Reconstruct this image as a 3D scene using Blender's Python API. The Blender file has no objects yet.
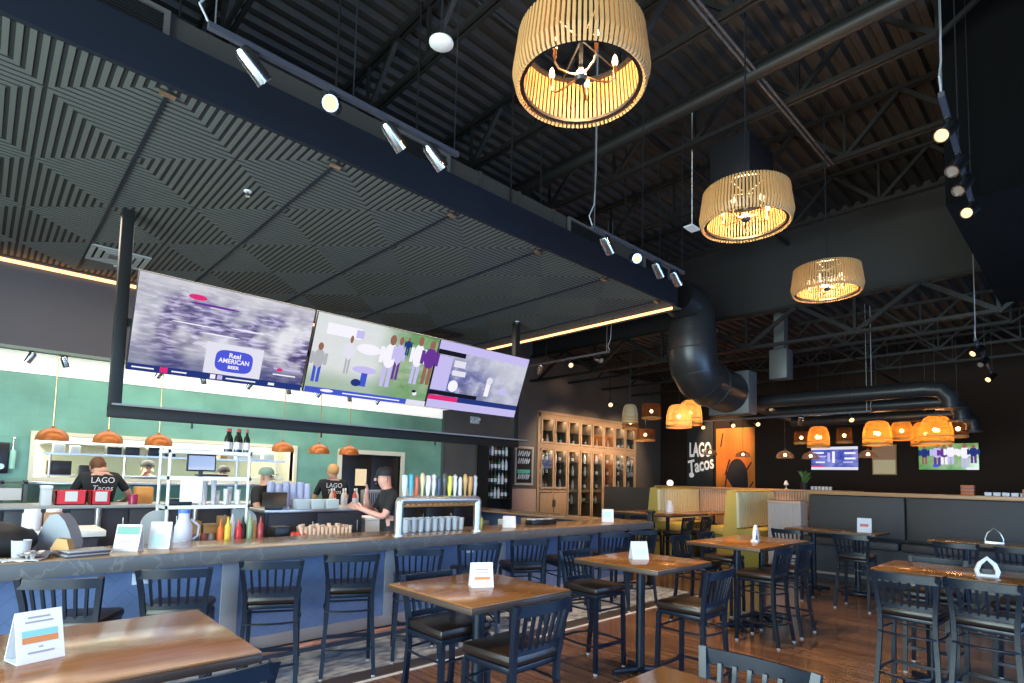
import bpy, bmesh, math, random
from mathutils import Vector, Matrix, Quaternion
random.seed(7)
S = bpy.context.scene
C = S.collection
PI = math.pi
R = math.radians
ORD = ['first', 'second', 'third', 'fourth', 'fifth', 'sixth', 'seventh', 'eighth', 'ninth', 'tenth', 'eleventh', 'twelfth', 'thirteenth', 'fourteenth', 'fifteenth', 'sixteenth']

# ------------------------------------------------------------------ materials
MATS = {}
def mat(key, col, rough=0.5, metal=0.0, emit=None, es=0.0, noise=None, spec=0.5, trans=0.0, bump=None):
    """noise = (scale vec, colour2, detail, lo, hi); bump = (scale vec, strength)"""
    if key in MATS: return MATS[key]
    m = bpy.data.materials.new(key); m.use_nodes = True
    nt = m.node_tree; b = nt.nodes['Principled BSDF']
    b.inputs['Base Color'].default_value = (*col, 1)
    b.inputs['Roughness'].default_value = rough
    b.inputs['Metallic'].default_value = metal
    b.inputs['Specular IOR Level'].default_value = spec
    if trans: b.inputs['Transmission Weight'].default_value = trans
    if emit:
        b.inputs['Emission Color'].default_value = (*emit, 1)
        b.inputs['Emission Strength'].default_value = es
    def tex(scale, detail=3):
        tc = nt.nodes.new('ShaderNodeTexCoord'); mp = nt.nodes.new('ShaderNodeMapping')
        mp.inputs['Scale'].default_value = scale
        nt.links.new(tc.outputs['Object'], mp.inputs['Vector'])
        n = nt.nodes.new('ShaderNodeTexNoise'); n.inputs['Scale'].default_value = 1.0; n.inputs['Detail'].default_value = detail
        nt.links.new(mp.outputs['Vector'], n.inputs['Vector'])
        return n
    if noise:
        n = tex(noise[0], noise[2])
        r = nt.nodes.new('ShaderNodeValToRGB')
        r.color_ramp.elements[0].position = noise[3]; r.color_ramp.elements[1].position = noise[4]
        r.color_ramp.elements[0].color = (*col, 1); r.color_ramp.elements[1].color = (*noise[1], 1)
        nt.links.new(n.outputs['Fac'], r.inputs['Fac']); nt.links.new(r.outputs['Color'], b.inputs['Base Color'])
    if bump:
        n = tex(bump[0]); bp = nt.nodes.new('ShaderNodeBump'); bp.inputs['Strength'].default_value = bump[1]; bp.inputs['Distance'].default_value = 0.01
        nt.links.new(n.outputs['Fac'], bp.inputs['Height']); nt.links.new(bp.outputs['Normal'], b.inputs['Normal'])
    MATS[key] = m
    return m

def brickmat(key, c1, c2, mortar, w, h, msize, rough, rot=(0, 0, 0), offset=0.5, noise=0.0, spec=0.5, coord_swap=None, nscale=(3, 3, 3)):
    m = bpy.data.materials.new(key); m.use_nodes = True
    nt = m.node_tree; b = nt.nodes['Principled BSDF']
    tc = nt.nodes.new('ShaderNodeTexCoord'); mp = nt.nodes.new('ShaderNodeMapping')
    mp.inputs['Rotation'].default_value = rot
    nt.links.new(tc.outputs['Object'], mp.inputs['Vector'])
    br = nt.nodes.new('ShaderNodeTexBrick')
    br.offset = offset
    br.inputs['Color1'].default_value = (*c1, 1); br.inputs['Color2'].default_value = (*c2, 1); br.inputs['Mortar'].default_value = (*mortar, 1)
    br.inputs['Scale'].default_value = 1.0; br.inputs['Brick Width'].default_value = w; br.inputs['Row Height'].default_value = h; br.inputs['Mortar Size'].default_value = msize
    br.inputs['Mortar Smooth'].default_value = 0.1
    nt.links.new(mp.outputs['Vector'], br.inputs['Vector'])
    out = br.outputs['Color']
    if noise:
        m2 = nt.nodes.new('ShaderNodeMapping'); m2.inputs['Scale'].default_value = nscale
        nt.links.new(tc.outputs['Object'], m2.inputs['Vector'])
        n = nt.nodes.new('ShaderNodeTexNoise'); n.inputs['Scale'].default_value = 1; n.inputs['Detail'].default_value = 5
        nt.links.new(m2.outputs['Vector'], n.inputs['Vector'])
        mr = nt.nodes.new('ShaderNodeMapRange'); mr.inputs['From Min'].default_value = 0.3; mr.inputs['From Max'].default_value = 0.7
        mr.inputs['To Min'].default_value = 1 - noise; mr.inputs['To Max'].default_value = 1 + noise
        nt.links.new(n.outputs['Fac'], mr.inputs['Value'])
        mx = nt.nodes.new('ShaderNodeVectorMath'); mx.operation = 'SCALE'
        nt.links.new(out, mx.inputs[0]); nt.links.new(mr.outputs['Result'], mx.inputs['Scale'])
        out = mx.outputs['Vector']
    nt.links.new(out, b.inputs['Base Color'])
    b.inputs['Roughness'].default_value = rough; b.inputs['Specular IOR Level'].default_value = spec
    MATS[key] = m
    return m

def emis(key, col, s):
    if key in MATS: return MATS[key]
    m = bpy.data.materials.new(key); m.use_nodes = True; nt = m.node_tree
    nt.nodes.clear()
    o = nt.nodes.new('ShaderNodeOutputMaterial'); e = nt.nodes.new('ShaderNodeEmission')
    e.inputs['Color'].default_value = (*col, 1); e.inputs['Strength'].default_value = s
    nt.links.new(e.outputs[0], o.inputs['Surface'])
    MATS[key] = m
    return m

def screenmat(key, c1, c2, c3, scale, strength, lo=.35, hi=.65, wash=.75, grad=None, nsc=2.6):
    """a lit display: emission from stretched noise under glossy glass"""
    m = bpy.data.materials.new(key); m.use_nodes = True; nt = m.node_tree; b = nt.nodes['Principled BSDF']
    tc = nt.nodes.new('ShaderNodeTexCoord'); mp = nt.nodes.new('ShaderNodeMapping'); mp.inputs['Scale'].default_value = scale
    nt.links.new(tc.outputs['Object'], mp.inputs['Vector'])
    n = nt.nodes.new('ShaderNodeTexNoise'); n.inputs['Scale'].default_value = 1; n.inputs['Detail'].default_value = 4; n.inputs['Distortion'].default_value = .6
    nt.links.new(mp.outputs['Vector'], n.inputs['Vector'])
    r = nt.nodes.new('ShaderNodeValToRGB'); e = r.color_ramp.elements
    e[0].position = lo; e[0].color = (*c1, 1); e[1].position = hi; e[1].color = (*c3, 1)
    x = e.new((lo + hi) / 2); x.color = (*c2, 1)
    nt.links.new(n.outputs['Fac'], r.inputs['Fac'])
    n2 = nt.nodes.new('ShaderNodeTexNoise'); n2.inputs['Scale'].default_value = nsc; n2.inputs['Detail'].default_value = 2
    nt.links.new(tc.outputs['Object'], n2.inputs['Vector'])
    r2 = nt.nodes.new('ShaderNodeValToRGB'); r2.color_ramp.elements[0].position = .45; r2.color_ramp.elements[1].position = .66
    r2.color_ramp.elements[0].color = (0, 0, 0, 1); r2.color_ramp.elements[1].color = (wash, wash, wash, 1)
    nt.links.new(n2.outputs['Fac'], r2.inputs['Fac'])
    mx = nt.nodes.new('ShaderNodeMix'); mx.data_type = 'RGBA'
    nt.links.new(r2.outputs['Color'], mx.inputs['Factor']); nt.links.new(r.outputs['Color'], mx.inputs[6]); mx.inputs[7].default_value = (.9, .9, .92, 1)
    fin = mx.outputs[2]
    for (ax, a0, a1, colr) in (grad or ()):
        sp = nt.nodes.new('ShaderNodeSeparateXYZ'); nt.links.new(tc.outputs['Object'], sp.inputs[0])
        mr = nt.nodes.new('ShaderNodeMapRange'); mr.interpolation_type = 'SMOOTHSTEP'; mr.inputs['From Min'].default_value = a0; mr.inputs['From Max'].default_value = a1; mr.inputs['To Max'].default_value = colr[3]
        nt.links.new(sp.outputs[ax], mr.inputs['Value'])
        m4 = nt.nodes.new('ShaderNodeMix'); m4.data_type = 'RGBA'
        nt.links.new(mr.outputs['Result'], m4.inputs['Factor']); nt.links.new(fin, m4.inputs[6]); m4.inputs[7].default_value = (*colr[:3], 1); fin = m4.outputs[2]
    nt.links.new(fin, b.inputs['Emission Color'])
    b.inputs['Emission Strength'].default_value = strength
    b.inputs['Base Color'].default_value = (.01, .01, .012, 1); b.inputs['Roughness'].default_value = .12
    MATS[key] = m
    return m

def veinmat(key, c1, c2, rough):
    m = bpy.data.materials.new(key); m.use_nodes = True; nt = m.node_tree; b = nt.nodes['Principled BSDF']
    tc = nt.nodes.new('ShaderNodeTexCoord')
    n = nt.nodes.new('ShaderNodeTexNoise'); n.inputs['Scale'].default_value = 2.4; n.inputs['Detail'].default_value = 8; n.inputs['Distortion'].default_value = 1.6
    nt.links.new(tc.outputs['Object'], n.inputs['Vector'])
    r = nt.nodes.new('ShaderNodeValToRGB'); e = r.color_ramp.elements
    e[0].position = .485; e[0].color = (*c1, 1); e[1].position = .515; e[1].color = (*c1, 1)
    x = e.new(.5); x.color = (*c2, 1)
    nt.links.new(n.outputs['Fac'], r.inputs['Fac']); nt.links.new(r.outputs['Color'], b.inputs['Base Color'])
    b.inputs['Roughness'].default_value = rough
    MATS[key] = m
    return m

def glassmat(key, col=(1, 1, 1), rough=.02, amount=.25):
    """thin clear glass: mostly see-through with a gloss"""
    m = bpy.data.materials.new(key); m.use_nodes = True; nt = m.node_tree; nt.nodes.clear()
    o = nt.nodes.new('ShaderNodeOutputMaterial'); t = nt.nodes.new('ShaderNodeBsdfTransparent'); g = nt.nodes.new('ShaderNodeBsdfGlossy')
    t.inputs['Color'].default_value = (*col, 1); g.inputs['Roughness'].default_value = rough
    mx = nt.nodes.new('ShaderNodeMixShader'); lw = nt.nodes.new('ShaderNodeLayerWeight'); lw.inputs['Blend'].default_value = amount
    nt.links.new(lw.outputs['Facing'], mx.inputs['Fac'])
    nt.links.new(t.outputs[0], mx.inputs[1]); nt.links.new(g.outputs[0], mx.inputs[2]); nt.links.new(mx.outputs[0], o.inputs['Surface'])
    MATS[key] = m
    return m

def wickermat(key, col, holes=.35, freq=(1, 1, 120)):
    m = bpy.data.materials.new(key); m.use_nodes = True; nt = m.node_tree; nt.nodes.clear()
    o = nt.nodes.new('ShaderNodeOutputMaterial'); d = nt.nodes.new('ShaderNodeBsdfDiffuse'); tl = nt.nodes.new('ShaderNodeBsdfTranslucent')
    d.inputs['Color'].default_value = (*col, 1); tl.inputs['Color'].default_value = (*col, 1)
    a = nt.nodes.new('ShaderNodeMixShader'); a.inputs['Fac'].default_value = .55
    nt.links.new(d.outputs[0], a.inputs[1]); nt.links.new(tl.outputs[0], a.inputs[2])
    tr = nt.nodes.new('ShaderNodeBsdfTransparent')
    tc = nt.nodes.new('ShaderNodeTexCoord'); w = nt.nodes.new('ShaderNodeTexWave'); w.bands_direction = 'Z'
    w.inputs['Scale'].default_value = 12; w.inputs['Distortion'].default_value = 1.2
    nt.links.new(tc.outputs['Object'], w.inputs['Vector'])
    mt = nt.nodes.new('ShaderNodeMath'); mt.operation = 'LESS_THAN'; mt.inputs[1].default_value = holes
    nt.links.new(w.outputs['Fac'], mt.inputs[0])
    mx = nt.nodes.new('ShaderNodeMixShader')
    nt.links.new(mt.outputs[0], mx.inputs['Fac']); nt.links.new(a.outputs[0], mx.inputs[1]); nt.links.new(tr.outputs[0], mx.inputs[2])
    nt.links.new(mx.outputs[0], o.inputs['Surface'])
    MATS[key] = m
    return m

# ------------------------------------------------------------------ mesh builder
class B:
    def __init__(s): s.bm = bmesh.new(); s.mi = 0
    def _add(s, vs, fs):
        v = [s.bm.verts.new(p) for p in vs]
        for f in fs:
            try:
                nf = s.bm.faces.new([v[i] for i in f]); nf.material_index = s.mi
            except ValueError: pass
        return v
    def bx(s, x0, x1, y0, y1, z0, z1, b=0.0, M=None):
        t = bmesh.new(); bmesh.ops.create_cube(t, size=1)
        for v in t.verts: v.co = Vector(((x0 + x1) / 2 + v.co.x * (x1 - x0), (y0 + y1) / 2 + v.co.y * (y1 - y0), (z0 + z1) / 2 + v.co.z * (z1 - z0)))
        if b: bmesh.ops.bevel(t, geom=t.edges[:], offset=b, segments=2, affect='EDGES', profile=.5)
        s.merge(t, M); return s
    def merge(s, t, M=None):
        t.verts.index_update()
        vs = [(M @ v.co) if M else v.co.copy() for v in t.verts]
        s._add(vs, [[v.index for v in f.verts] for f in t.faces]); t.free()
    def tube(s, pts, r, n=8, closed=False, cap=True, phase=0.0, up=None):
        pts = [Vector(p) for p in pts]; rs = r if isinstance(r, (list, tuple)) else [r] * len(pts)
        N = len(pts); rings = []; nrm = None
        for i, p in enumerate(pts):
            if closed: d = (pts[(i + 1) % N] - pts[i - 1])
            else: d = (pts[min(i + 1, N - 1)] - pts[max(i - 1, 0)])
            d = d.normalized() if d.length > 1e-9 else Vector((0, 0, 1))
            if nrm is None:
                a = Vector(up) if up else (Vector((0, 0, 1)) if abs(d.z) < .9 else Vector((0, 1, 0)))
                nrm = (a - d * a.dot(d)).normalized()
            else:
                q = nrm - d * nrm.dot(d); nrm = q.normalized() if q.length > 1e-6 else nrm
            bn = d.cross(nrm)
            rings.append([s.bm.verts.new(p + (nrm * math.cos(phase + 2 * PI * k / n) + bn * math.sin(phase + 2 * PI * k / n)) * rs[i]) for k in range(n)])
        def f(vs):
            try: s.bm.faces.new(vs).material_index = s.mi
            except ValueError: pass
        for i in range(N if closed else N - 1):
            a, b = rings[i], rings[(i + 1) % N]
            for k in range(n): f([a[k], a[(k + 1) % n], b[(k + 1) % n], b[k]])
        if cap and not closed: f(rings[0][::-1]); f(rings[-1])
        return s
    def sq(s, pts, w, up=None): return s.tube(pts, w * .7071, 4, phase=PI / 4, up=up)
    def lathe(s, prof, c=(0, 0, 0), n=16, M=None):
        rings = []
        for r, z in prof:
            if r < 1e-5: rings.append([Vector((0, 0, z))])
            else: rings.append([Vector((r * math.cos(2 * PI * k / n), r * math.sin(2 * PI * k / n), z)) for k in range(n)])
        M = M or Matrix.Translation(c)
        rv = [[s.bm.verts.new(M @ v) for v in g] for g in rings]
        for a, b in zip(rv, rv[1:]):
            for k in range(n):
                q = [a[k % len(a)], a[(k + 1) % len(a)], b[(k + 1) % len(b)], b[k % len(b)]]
                u = []
                for v in q:
                    if v not in u: u.append(v)
                if len(u) > 2:
                    try: s.bm.faces.new(u).material_index = s.mi
                    except ValueError: pass
        return s
    def cyl(s, c, r, z0, z1, n=16, M=None): return s.lathe([(0, z0), (r, z0), (r, z1), (0, z1)], c, n, M)
    def ball(s, c, r, n=10, M=None, sc=(1, 1, 1)):
        t = bmesh.new(); bmesh.ops.create_uvsphere(t, u_segments=n, v_segments=max(6, n * 2 // 3), radius=1)
        for v in t.verts: v.co = Vector(c) + Vector((v.co.x * r * sc[0], v.co.y * r * sc[1], v.co.z * r * sc[2]))
        s.merge(t, M); return s
    def poly(s, pts): s._add(pts, [list(range(len(pts)))]); return s
    def prism(s, pts, axis, a, b):
        """pts: 2-D outline; axis 'x','y','z' along which it is extruded from a to b"""
        def P(p, t): return {'x': (t, p[0], p[1]), 'y': (p[0], t, p[1]), 'z': (p[0], p[1], t)}[axis]
        n = len(pts); vs = [P(p, a) for p in pts] + [P(p, b) for p in pts]
        s._add(vs, [list(range(n))[::-1], list(range(n, 2 * n))] + [[i, (i + 1) % n, n + (i + 1) % n, n + i] for i in range(n)]); return s
    def out(s, name, m, parent=None, loc=(0, 0, 0), M=None, smooth=True, label=None):
        bmesh.ops.recalc_face_normals(s.bm, faces=s.bm.faces[:])
        me = bpy.data.meshes.new(name); s.bm.to_mesh(me); s.bm.free()
        for x in (m if isinstance(m, (list, tuple)) else [m]): me.materials.append(x)
        if smooth:
            me.polygons.foreach_set('use_smooth', [True] * len(me.polygons)); me.set_sharp_from_angle(angle=R(38))
        o = bpy.data.objects.new(name, me); C.objects.link(o)
        if M is not None: o.matrix_basis = M
        else: o.location = loc
        if parent: o.parent = parent
        if label: o['label'] = label
        return o

def tag(o, label, cat, group=None):
    o['label'] = label; o['category'] = cat
    if group: o['group'] = group
    return o
def thing(name, label, cat, loc=(0, 0, 0), rz=0.0, group=None, M=None):
    o = bpy.data.objects.new(name, None); C.objects.link(o)
    if M is not None: o.matrix_basis = M
    else: o.location = loc; o.rotation_euler = (0, 0, rz)
    return tag(o, label, cat, group)
def struct(o): o['kind'] = 'structure'; return o
def dup(root, loc=None, rz=None, label=None, group=None, M=None):
    def cp(o, parent):
        c = o.copy(); C.objects.link(c)
        if parent: c.parent = parent
        for ch in kids.get(o, ()): cp(ch, c)
        return c
    kids = {}
    def walk(o):
        kids[o] = list(o.children)
        for c in o.children: walk(c)
    walk(root)
    r = cp(root, None)
    if M is not None: r.matrix_basis = M
    else:
        if loc is not None: r.location = loc
        if rz is not None: r.rotation_euler = (0, 0, rz)
    if label: r['label'] = label
    if group: r['group'] = group
    return r
def text(name, body, size, m, parent, M, sx=1.0, extrude=.002, shear=0.0, align='CENTER', bold=0.0):
    cu = bpy.data.curves.new(name, 'FONT'); cu.body = body; cu.size = size; cu.extrude = extrude; cu.align_x = align; cu.align_y = 'CENTER'; cu.shear = shear; cu.resolution_u = 3; cu.offset = bold
    t = bpy.data.objects.new('tmp', cu); C.objects.link(t)
    dg = bpy.context.evaluated_depsgraph_get()
    me = bpy.data.meshes.new_from_object(t.evaluated_get(dg)); bpy.data.objects.remove(t)
    for v in me.vertices: v.co.x *= sx
    me.materials.clear(); me.materials.append(m); me.name = name
    o = bpy.data.objects.new(name, me); C.objects.link(o); o.matrix_basis = M
    if parent: o.parent = parent
    return o
def toward(p, d, roll='Y'): return Matrix.Translation(p) @ Vector(d).to_track_quat('Z', roll).to_matrix().to_4x4()
# text standing upright and facing world -Y / -X
FACE_Y = Matrix.Rotation(PI / 2, 4, 'X')
FACE_X = Matrix.Rotation(-PI / 2, 4, 'Z') @ Matrix.Rotation(PI / 2, 4, 'X')

# ------------------------------------------------------------------ palette
M_black = mat('black_metal', (.012, .014, .018), .36)
M_stool = mat('stool_metal', (.006, .011, .022), .28, .0, spec=.34)
M_vinyl = mat('brown_vinyl', (.016, .009, .007), .34, bump=((90, 90, 90), .1))
M_glide = mat('glide', (.4, .4, .42), .3)
M_wood = mat('table_wood', (.155, .066, .02), .17, noise=((3, 26, 26), (.25, .115, .04), 6, .25, .75))
M_edge = mat('table_edge', (.05, .03, .022), .4)
M_deck = mat('deck', (.024, .021, .019), .6)
M_steelb = mat('black_steel', (.013, .012, .011), .5, spec=.35)
M_fascia = mat('fascia', (.006, .009, .016), .6, spec=.3)
M_slat = mat('slat', (.085, .088, .078), .6)
M_dark = mat('dark_wall', (.028, .017, .012), .75, spec=.2)
M_brownwall = mat('brown_wall', (.11, .092, .08), .75, noise=((2, 2, 2), (.14, .118, .1), 3, .3, .7))
M_charc = mat('charcoal', (.03, .029, .03), .7)
M_greyup = mat('grey_upholstery', (.07, .062, .058), .62, spec=.3)
M_white = mat('white_paint', (.8, .8, .78), .5)
M_paper = mat('paper', (.66, .66, .68), .6)
M_ink = mat('ink', (.12, .1, .1), .6)
M_teal = mat('teal', (.2, .5, .48), .6)
M_rust = mat('rust', (.55, .2, .06), .6)
M_steel = mat('stainless', (.6, .6, .6), .32, .9)
M_chrome = mat('chrome', (.5, .52, .56), .22, 1.0)
M_copper = mat('copper', (.45, .13, .025), .36, .3)
M_brass = mat('brass', (.55, .36, .2), .3, 1.0)
M_lightwood = mat('oak', (.36, .22, .125), .5, noise=((30, 30, 3), (.45, .29, .17), 4, .3, .7))
M_ledge = mat('ledge_wood', (.45, .22, .1), .35, noise=((30, 3, 30), (.58, .3, .14), 4, .3, .7))
M_tambour = mat('tambour', (.62, .38, .26), .5)
M_yellow = mat('yellow_vinyl', (.55, .4, .09), .5)
M_cream = mat('cream_vinyl', (.7, .58, .33), .5)
M_plastic = mat('grey_plastic', (.34, .38, .38), .45)
M_red = mat('red_plastic', (.75, .02, .03), .35)
M_kraft = mat('kraft', (.45, .26, .1), .7)
M_blackp = mat('black_plastic', (.012, .012, .014), .35)
M_glass = glassmat('clear_glass', (.97, .98, .98))
M_pane = glassmat('pane_glass', (.8, .84, .85), .03, .2)
M_cup = mat('cup_plastic', (.72, .76, .9), .25)
M_peach = mat('peach_cup', (.8, .55, .4), .3)
M_skin = mat('skin', (.6, .33, .23), .5)
M_tee = mat('black_cotton', (.012, .013, .016), .8)
M_pants = mat('dark_trousers', (.02, .022, .03), .8)
M_shoe = mat('shoe', (.015, .015, .015), .5)
M_eye = mat('eye', (.03, .02, .02), .2)
M_lip = mat('lip', (.4, .14, .12), .5)
M_bulb = emis('bulb', (1, .66, .3), 9)
M_bulbs = emis('bulb_small', (1, .6, .26), 5)
M_led = emis('led_strip', (1, .5, .2), 3.2)
M_lens = emis('lit_lens', (1, .62, .26), 2.6)
M_lensd = mat('dark_lens', (.25, .2, .16), .2)
M_duct = mat('duct', (.04, .04, .041), .36, .5)
M_slatwood = mat('lamp_slat', (.5, .27, .1), .45)

# ------------------------------------------------------------------ camera
cam = bpy.data.cameras.new('camera'); co = bpy.data.objects.new('camera', cam); C.objects.link(co); S.camera = co
cam.sensor_fit = 'HORIZONTAL'; cam.sensor_width = 36; cam.lens = 36 * 562 / 1024; cam.shift_y = (439 - 341.5) / 1024; cam.clip_end = 200; cam.clip_start = .05
rt = Vector((0.72430159, -0.68907063, 0.02385134)); dn = Vector((0.06473522, 0.03352334, -0.99733923)); fw = Vector((0.68643759, 0.72391841, 0.06888814))
m3 = Matrix((rt, -dn, -fw)).transposed()
co.matrix_world = Matrix.Translation((0, 0, 1.74)) @ m3.to_4x4()

# ------------------------------------------------------------------ room shell
XL, XR, YF, YB = -4.0, 17.5, -2.2, 10.8
M_floor = brickmat('wood_floor', (.11, .058, .035), (.165, .088, .052), (.035, .02, .013), 1.5, .16, .004, .17, rot=(0, 0, PI / 2), noise=.4, nscale=(14, 1.2, 1))
M_ftile = mat('floor_tile', (.13, .165, .23), .4, noise=((7, 14, 1), (.46, .52, .6), 4, .36, .6))
M_fband = mat('floor_band', (.05, .043, .042), .35)
b = B(); b.bx(XL, XR, YF, YB, -.1, 0); struct(b.out('floor', M_floor, smooth=False))
b = B(); b.bx(XL, 8.3, 4.58, YB, -.02, .003); struct(b.out('floor_tile_strip', M_ftile, smooth=False))
b = B(); b.bx(XL, 8.3, 4.36, 4.58, -.02, .004); struct(b.out('floor_band', M_fband, smooth=False))
b = B(); b.bx(XL, 8.3, 4.33, 4.36, -.02, .008); struct(b.out('trim_1', mat('metal_trim', (.6, .58, .56), .4), smooth=False))

M_green = brickmat('green_tile', (.155, .335, .245), (.18, .37, .275), (.16, .32, .24), .62, .31, .004, .3, rot=(PI / 2, 0, 0), noise=.22, nscale=(1.2, 1.2, 1.6))
KX0, KX1, KZ0, KZ1 = .6, 4.42, 1.58, 2.2      # kitchen pass-through
DX0, DX1, DZ = 5.42, 6.83, 2.16                  # kitchen double door
b = B()
for (x0, x1, z0, z1) in ((XL, KX0, 0, 3.1), (KX0, KX1, 0, KZ0), (KX0, KX1, KZ1, 3.1), (KX1, DX0, 0, 3.1), (DX0, DX1, DZ, 3.1), (DX1, 7.95, 0, 3.1)):
    b.bx(x0, x1, YB, YB + .15, z0, z1)
struct(b.out('wall_back', M_green, smooth=False))
b = B(); b.bx(7.95, 11.19, YB, YB + .15, 0, 6.8); b.bx(15.96, XR + .2, YB, YB + .15, 0, 6.8); b.bx(11.19, 15.96, YB, YB + .15, 3.64, 6.8); b.bx(11.0, 16.1, YB + .5, YB + .6, 0, 3.8); b.bx(XL, 7.95, YB, YB + .15, 3.3, 6.8); struct(b.out('wall_back_brown', M_brownwall, smooth=False))
b = B(); b.bx(XR, XR + .15, YF, YB, 0, 6.8); struct(b.out('wall_far', M_dark, smooth=False))
# glazed shopfront walls behind and beside the camera
def shop_wall(name, along, fixed, a0, a1, openings):
    b = B(); z0, z1 = (.5, 2.8) if along == 'x' else (.5, 3.8)
    def seg(p, q, zz0, zz1):
        if along == 'x': b.bx(p, q, fixed - .15, fixed, zz0, zz1)
        else: b.bx(fixed - .15, fixed, p, q, zz0, zz1)
    seg(a0, a1, 0, z0); seg(a0, a1, z1, 6.8)
    c = a0
    for (p, q) in openings: seg(c, p, z0, z1); c = q
    seg(c, a1, z0, z1)
    struct(b.out(name, M_dark, smooth=False))
    for i, (p, q) in enumerate(openings):
        f = B()
        for t in (p, (p + q) / 2, q):
            if along == 'x': f.bx(t - .03, t + .03, fixed - .1, fixed - .04, z0, z1)
            else: f.bx(fixed - .1, fixed - .04, t - .03, t + .03, z0, z1)
        for z in (z0, z1):
            if along == 'x': f.bx(p, q, fixed - .1, fixed - .04, z - .03, z + .03)
            else: f.bx(fixed - .1, fixed - .04, p, q, z - .03, z + .03)
        struct(f.out('window_%d' % (i + (1 if along == 'x' else 5)), M_black, smooth=False))
WF = [(-3.4, -.4), (.2, 3.2), (3.8, 6.8), (7.4, 10.0)]
WL = [(-1.6, 1.4), (2.0, 5.0)]
shop_wall('wall_front', 'x', YF, XL, XR, WF)
shop_wall('wall_left', 'y', XL, YF, YB, WL)

b = B(); b.bx(6.7, 10.94, YF, .98, 4.5, 6.74); struct(b.out('wall_dark_stand_in', mat('painted_dark', (.003, .003, .003), .9, spec=.1), smooth=False))  # added black block standing in for the unlit side under the roof
# roof deck: ribs run along X
def ribbed(name, x0, x1, y0, y1, z, pitch=.2, h=.07):
    b = B(); y = y0; pts = []
    while y < y1:
        pts += [(y, z), (y + pitch * .35, z), (y + pitch * .5, z - h), (y + pitch * .85, z - h)]; y += pitch
    pts.append((y, z))
    for (a, za), (c, zc) in zip(pts, pts[1:]): b.poly([(x0, a, za), (x1, a, za), (x1, c, zc), (x0, c, zc)])
    b.poly([(x0, y0, z + .12), (x1, y0, z + .12), (x1, y, z + .12), (x0, y, z + .12)])
    return struct(b.out(name, M_deck, smooth=False))
ribbed('ceiling', XL, 11.0, YF, YB, 6.75)
ribbed('ceiling_low_roof', 11.0, XR, YF, YB, 5.25)
b = B(); b.bx(10.95, 11.05, YF, YB, 5.06, 6.8); struct(b.out('wall_header', mat('header', (.028, .025, .023), .7), smooth=False))

def truss(name, x, y0, y1, zb, zt, panel=1.25, w=.05, inset=1.0):
    b = B()
    for q in (-1, 1):
        b.bx(x + q * .032 - .018, x + q * .032 + .018, y0, y1, zt - .05, zt); b.bx(x + q * .032 - .018, x + q * .032 + .018, y0 + inset, y1, zb, zb + .05)
    n = int((y1 - y0 - inset) / panel); y = y0 + inset; up = True
    b.sq([(x, y0, zt), (x, y, zb)], w * .8)
    for i in range(n):
        a = y + i * panel
        b.sq([(x, a, zb + .03), (x, a + panel / 2, zt - .03)], w); b.sq([(x, a + panel / 2, zt - .03), (x, a + panel, zb + .03)], w)
        b.sq([(x, a, zb + .03), (x, a, zt - .03)], w * .7)
    return struct(b.out(name, M_steelb, smooth=False))
for i, x in enumerate((1.5, 3.12, 4.72, 6.34, 7.97, 9.6)):
    truss('ceiling_joist', x, -.05, YB, 6.0, 6.68)
truss('ceiling_girder', 10.9, .2, YB, 4.38, 5.1, 1.9, .07, .8)
for x in (12.5, 14.1, 15.7): truss('ceiling_joist_low', x, .0, YB, 4.55, 5.18, 1.25, .04)
def pipe(pts, r, label, name='ceiling_pipe', m=None): 
    b = B(); b.tube(pts, r, 10); return tag(b.out(name, m or M_steelb), label, 'pipe')
pipe([(5.6, -1, 6.0), (5.6, YB, 6.0)], .075, 'thick dark sprinkler main running across under the joists')
for k, y in enumerate((2.335, 2.385)): pipe([(XL, y, 5.99), (7.97, y, 5.99)], .015, ['thin grey bridging rod under the joists, on the window side of its pair', 'thin grey bridging rod under the joists, on the bar side of its pair'][k], 'bridging_rod', mat('grey_rod', (.06, .055, .055), .5))
pipe([(2.0, 4.0, 6.3), (10.9, 4.0, 6.3)], .03, 'long dark conduit above the bar soffit edge', 'conduit')
pipe([(11, 3.6, 4.45), (XR, 3.6, 4.45)], .025, 'thin conduit under the low rear roof', 'conduit')

# ------------------------------------------------------------------ bar soffit with slatted tiles
SX1, SY0, SY1, SZ = 7.57, 4.47, 9.68, 4.45
T = .64
b = B(); b.bx(XL, SX1, SY0 + .02, SY1, SZ - .005, SZ + .02); b.bx(XL, SX1, SY0 + .02, SY1, SZ + .3, SZ + .32); struct(b.out('ceiling_soffit', mat('soffit_back', (.008, .008, .009), .8), smooth=False))
b = B(); b.bx(XL, SX1 + .05, SY0 - .05, SY0, SZ - .014, SZ + .33); b.bx(SX1, SX1 + .05, SY0, SY1, SZ - .014, SZ + .33); struct(b.out('trim_2', M_fascia, smooth=False))
b = B()
pitch = T / 10; sw = .034
i0 = int((XL - .18) / T) - 1
def slat(x0, x1, y0, y1, e0, e1, alongx):
    z0, z1 = SZ - .011, SZ - .004
    if alongx:
        a0, a1 = x0, x1
        lo = [(a0[0], y0), (a1[0], y0), (a1[1], y1), (a0[1], y1)]
    else:
        a0, a1 = y0, y1
        lo = [(x0, a0[0]), (x1, a0[1]), (x1, a1[1]), (x0, a1[0])]
    vs = [(p[0], p[1], z0) for p in lo] + [(p[0], p[1], z1) for p in lo]
    b._add(vs, [[0, 1, 2, 3], [0, 1, 5, 4], [1, 2, 6, 5], [2, 3, 7, 6], [3, 0, 4, 7]])
VENTS = {(1, 6): 'white', (9, 6): 'black'}
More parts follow.
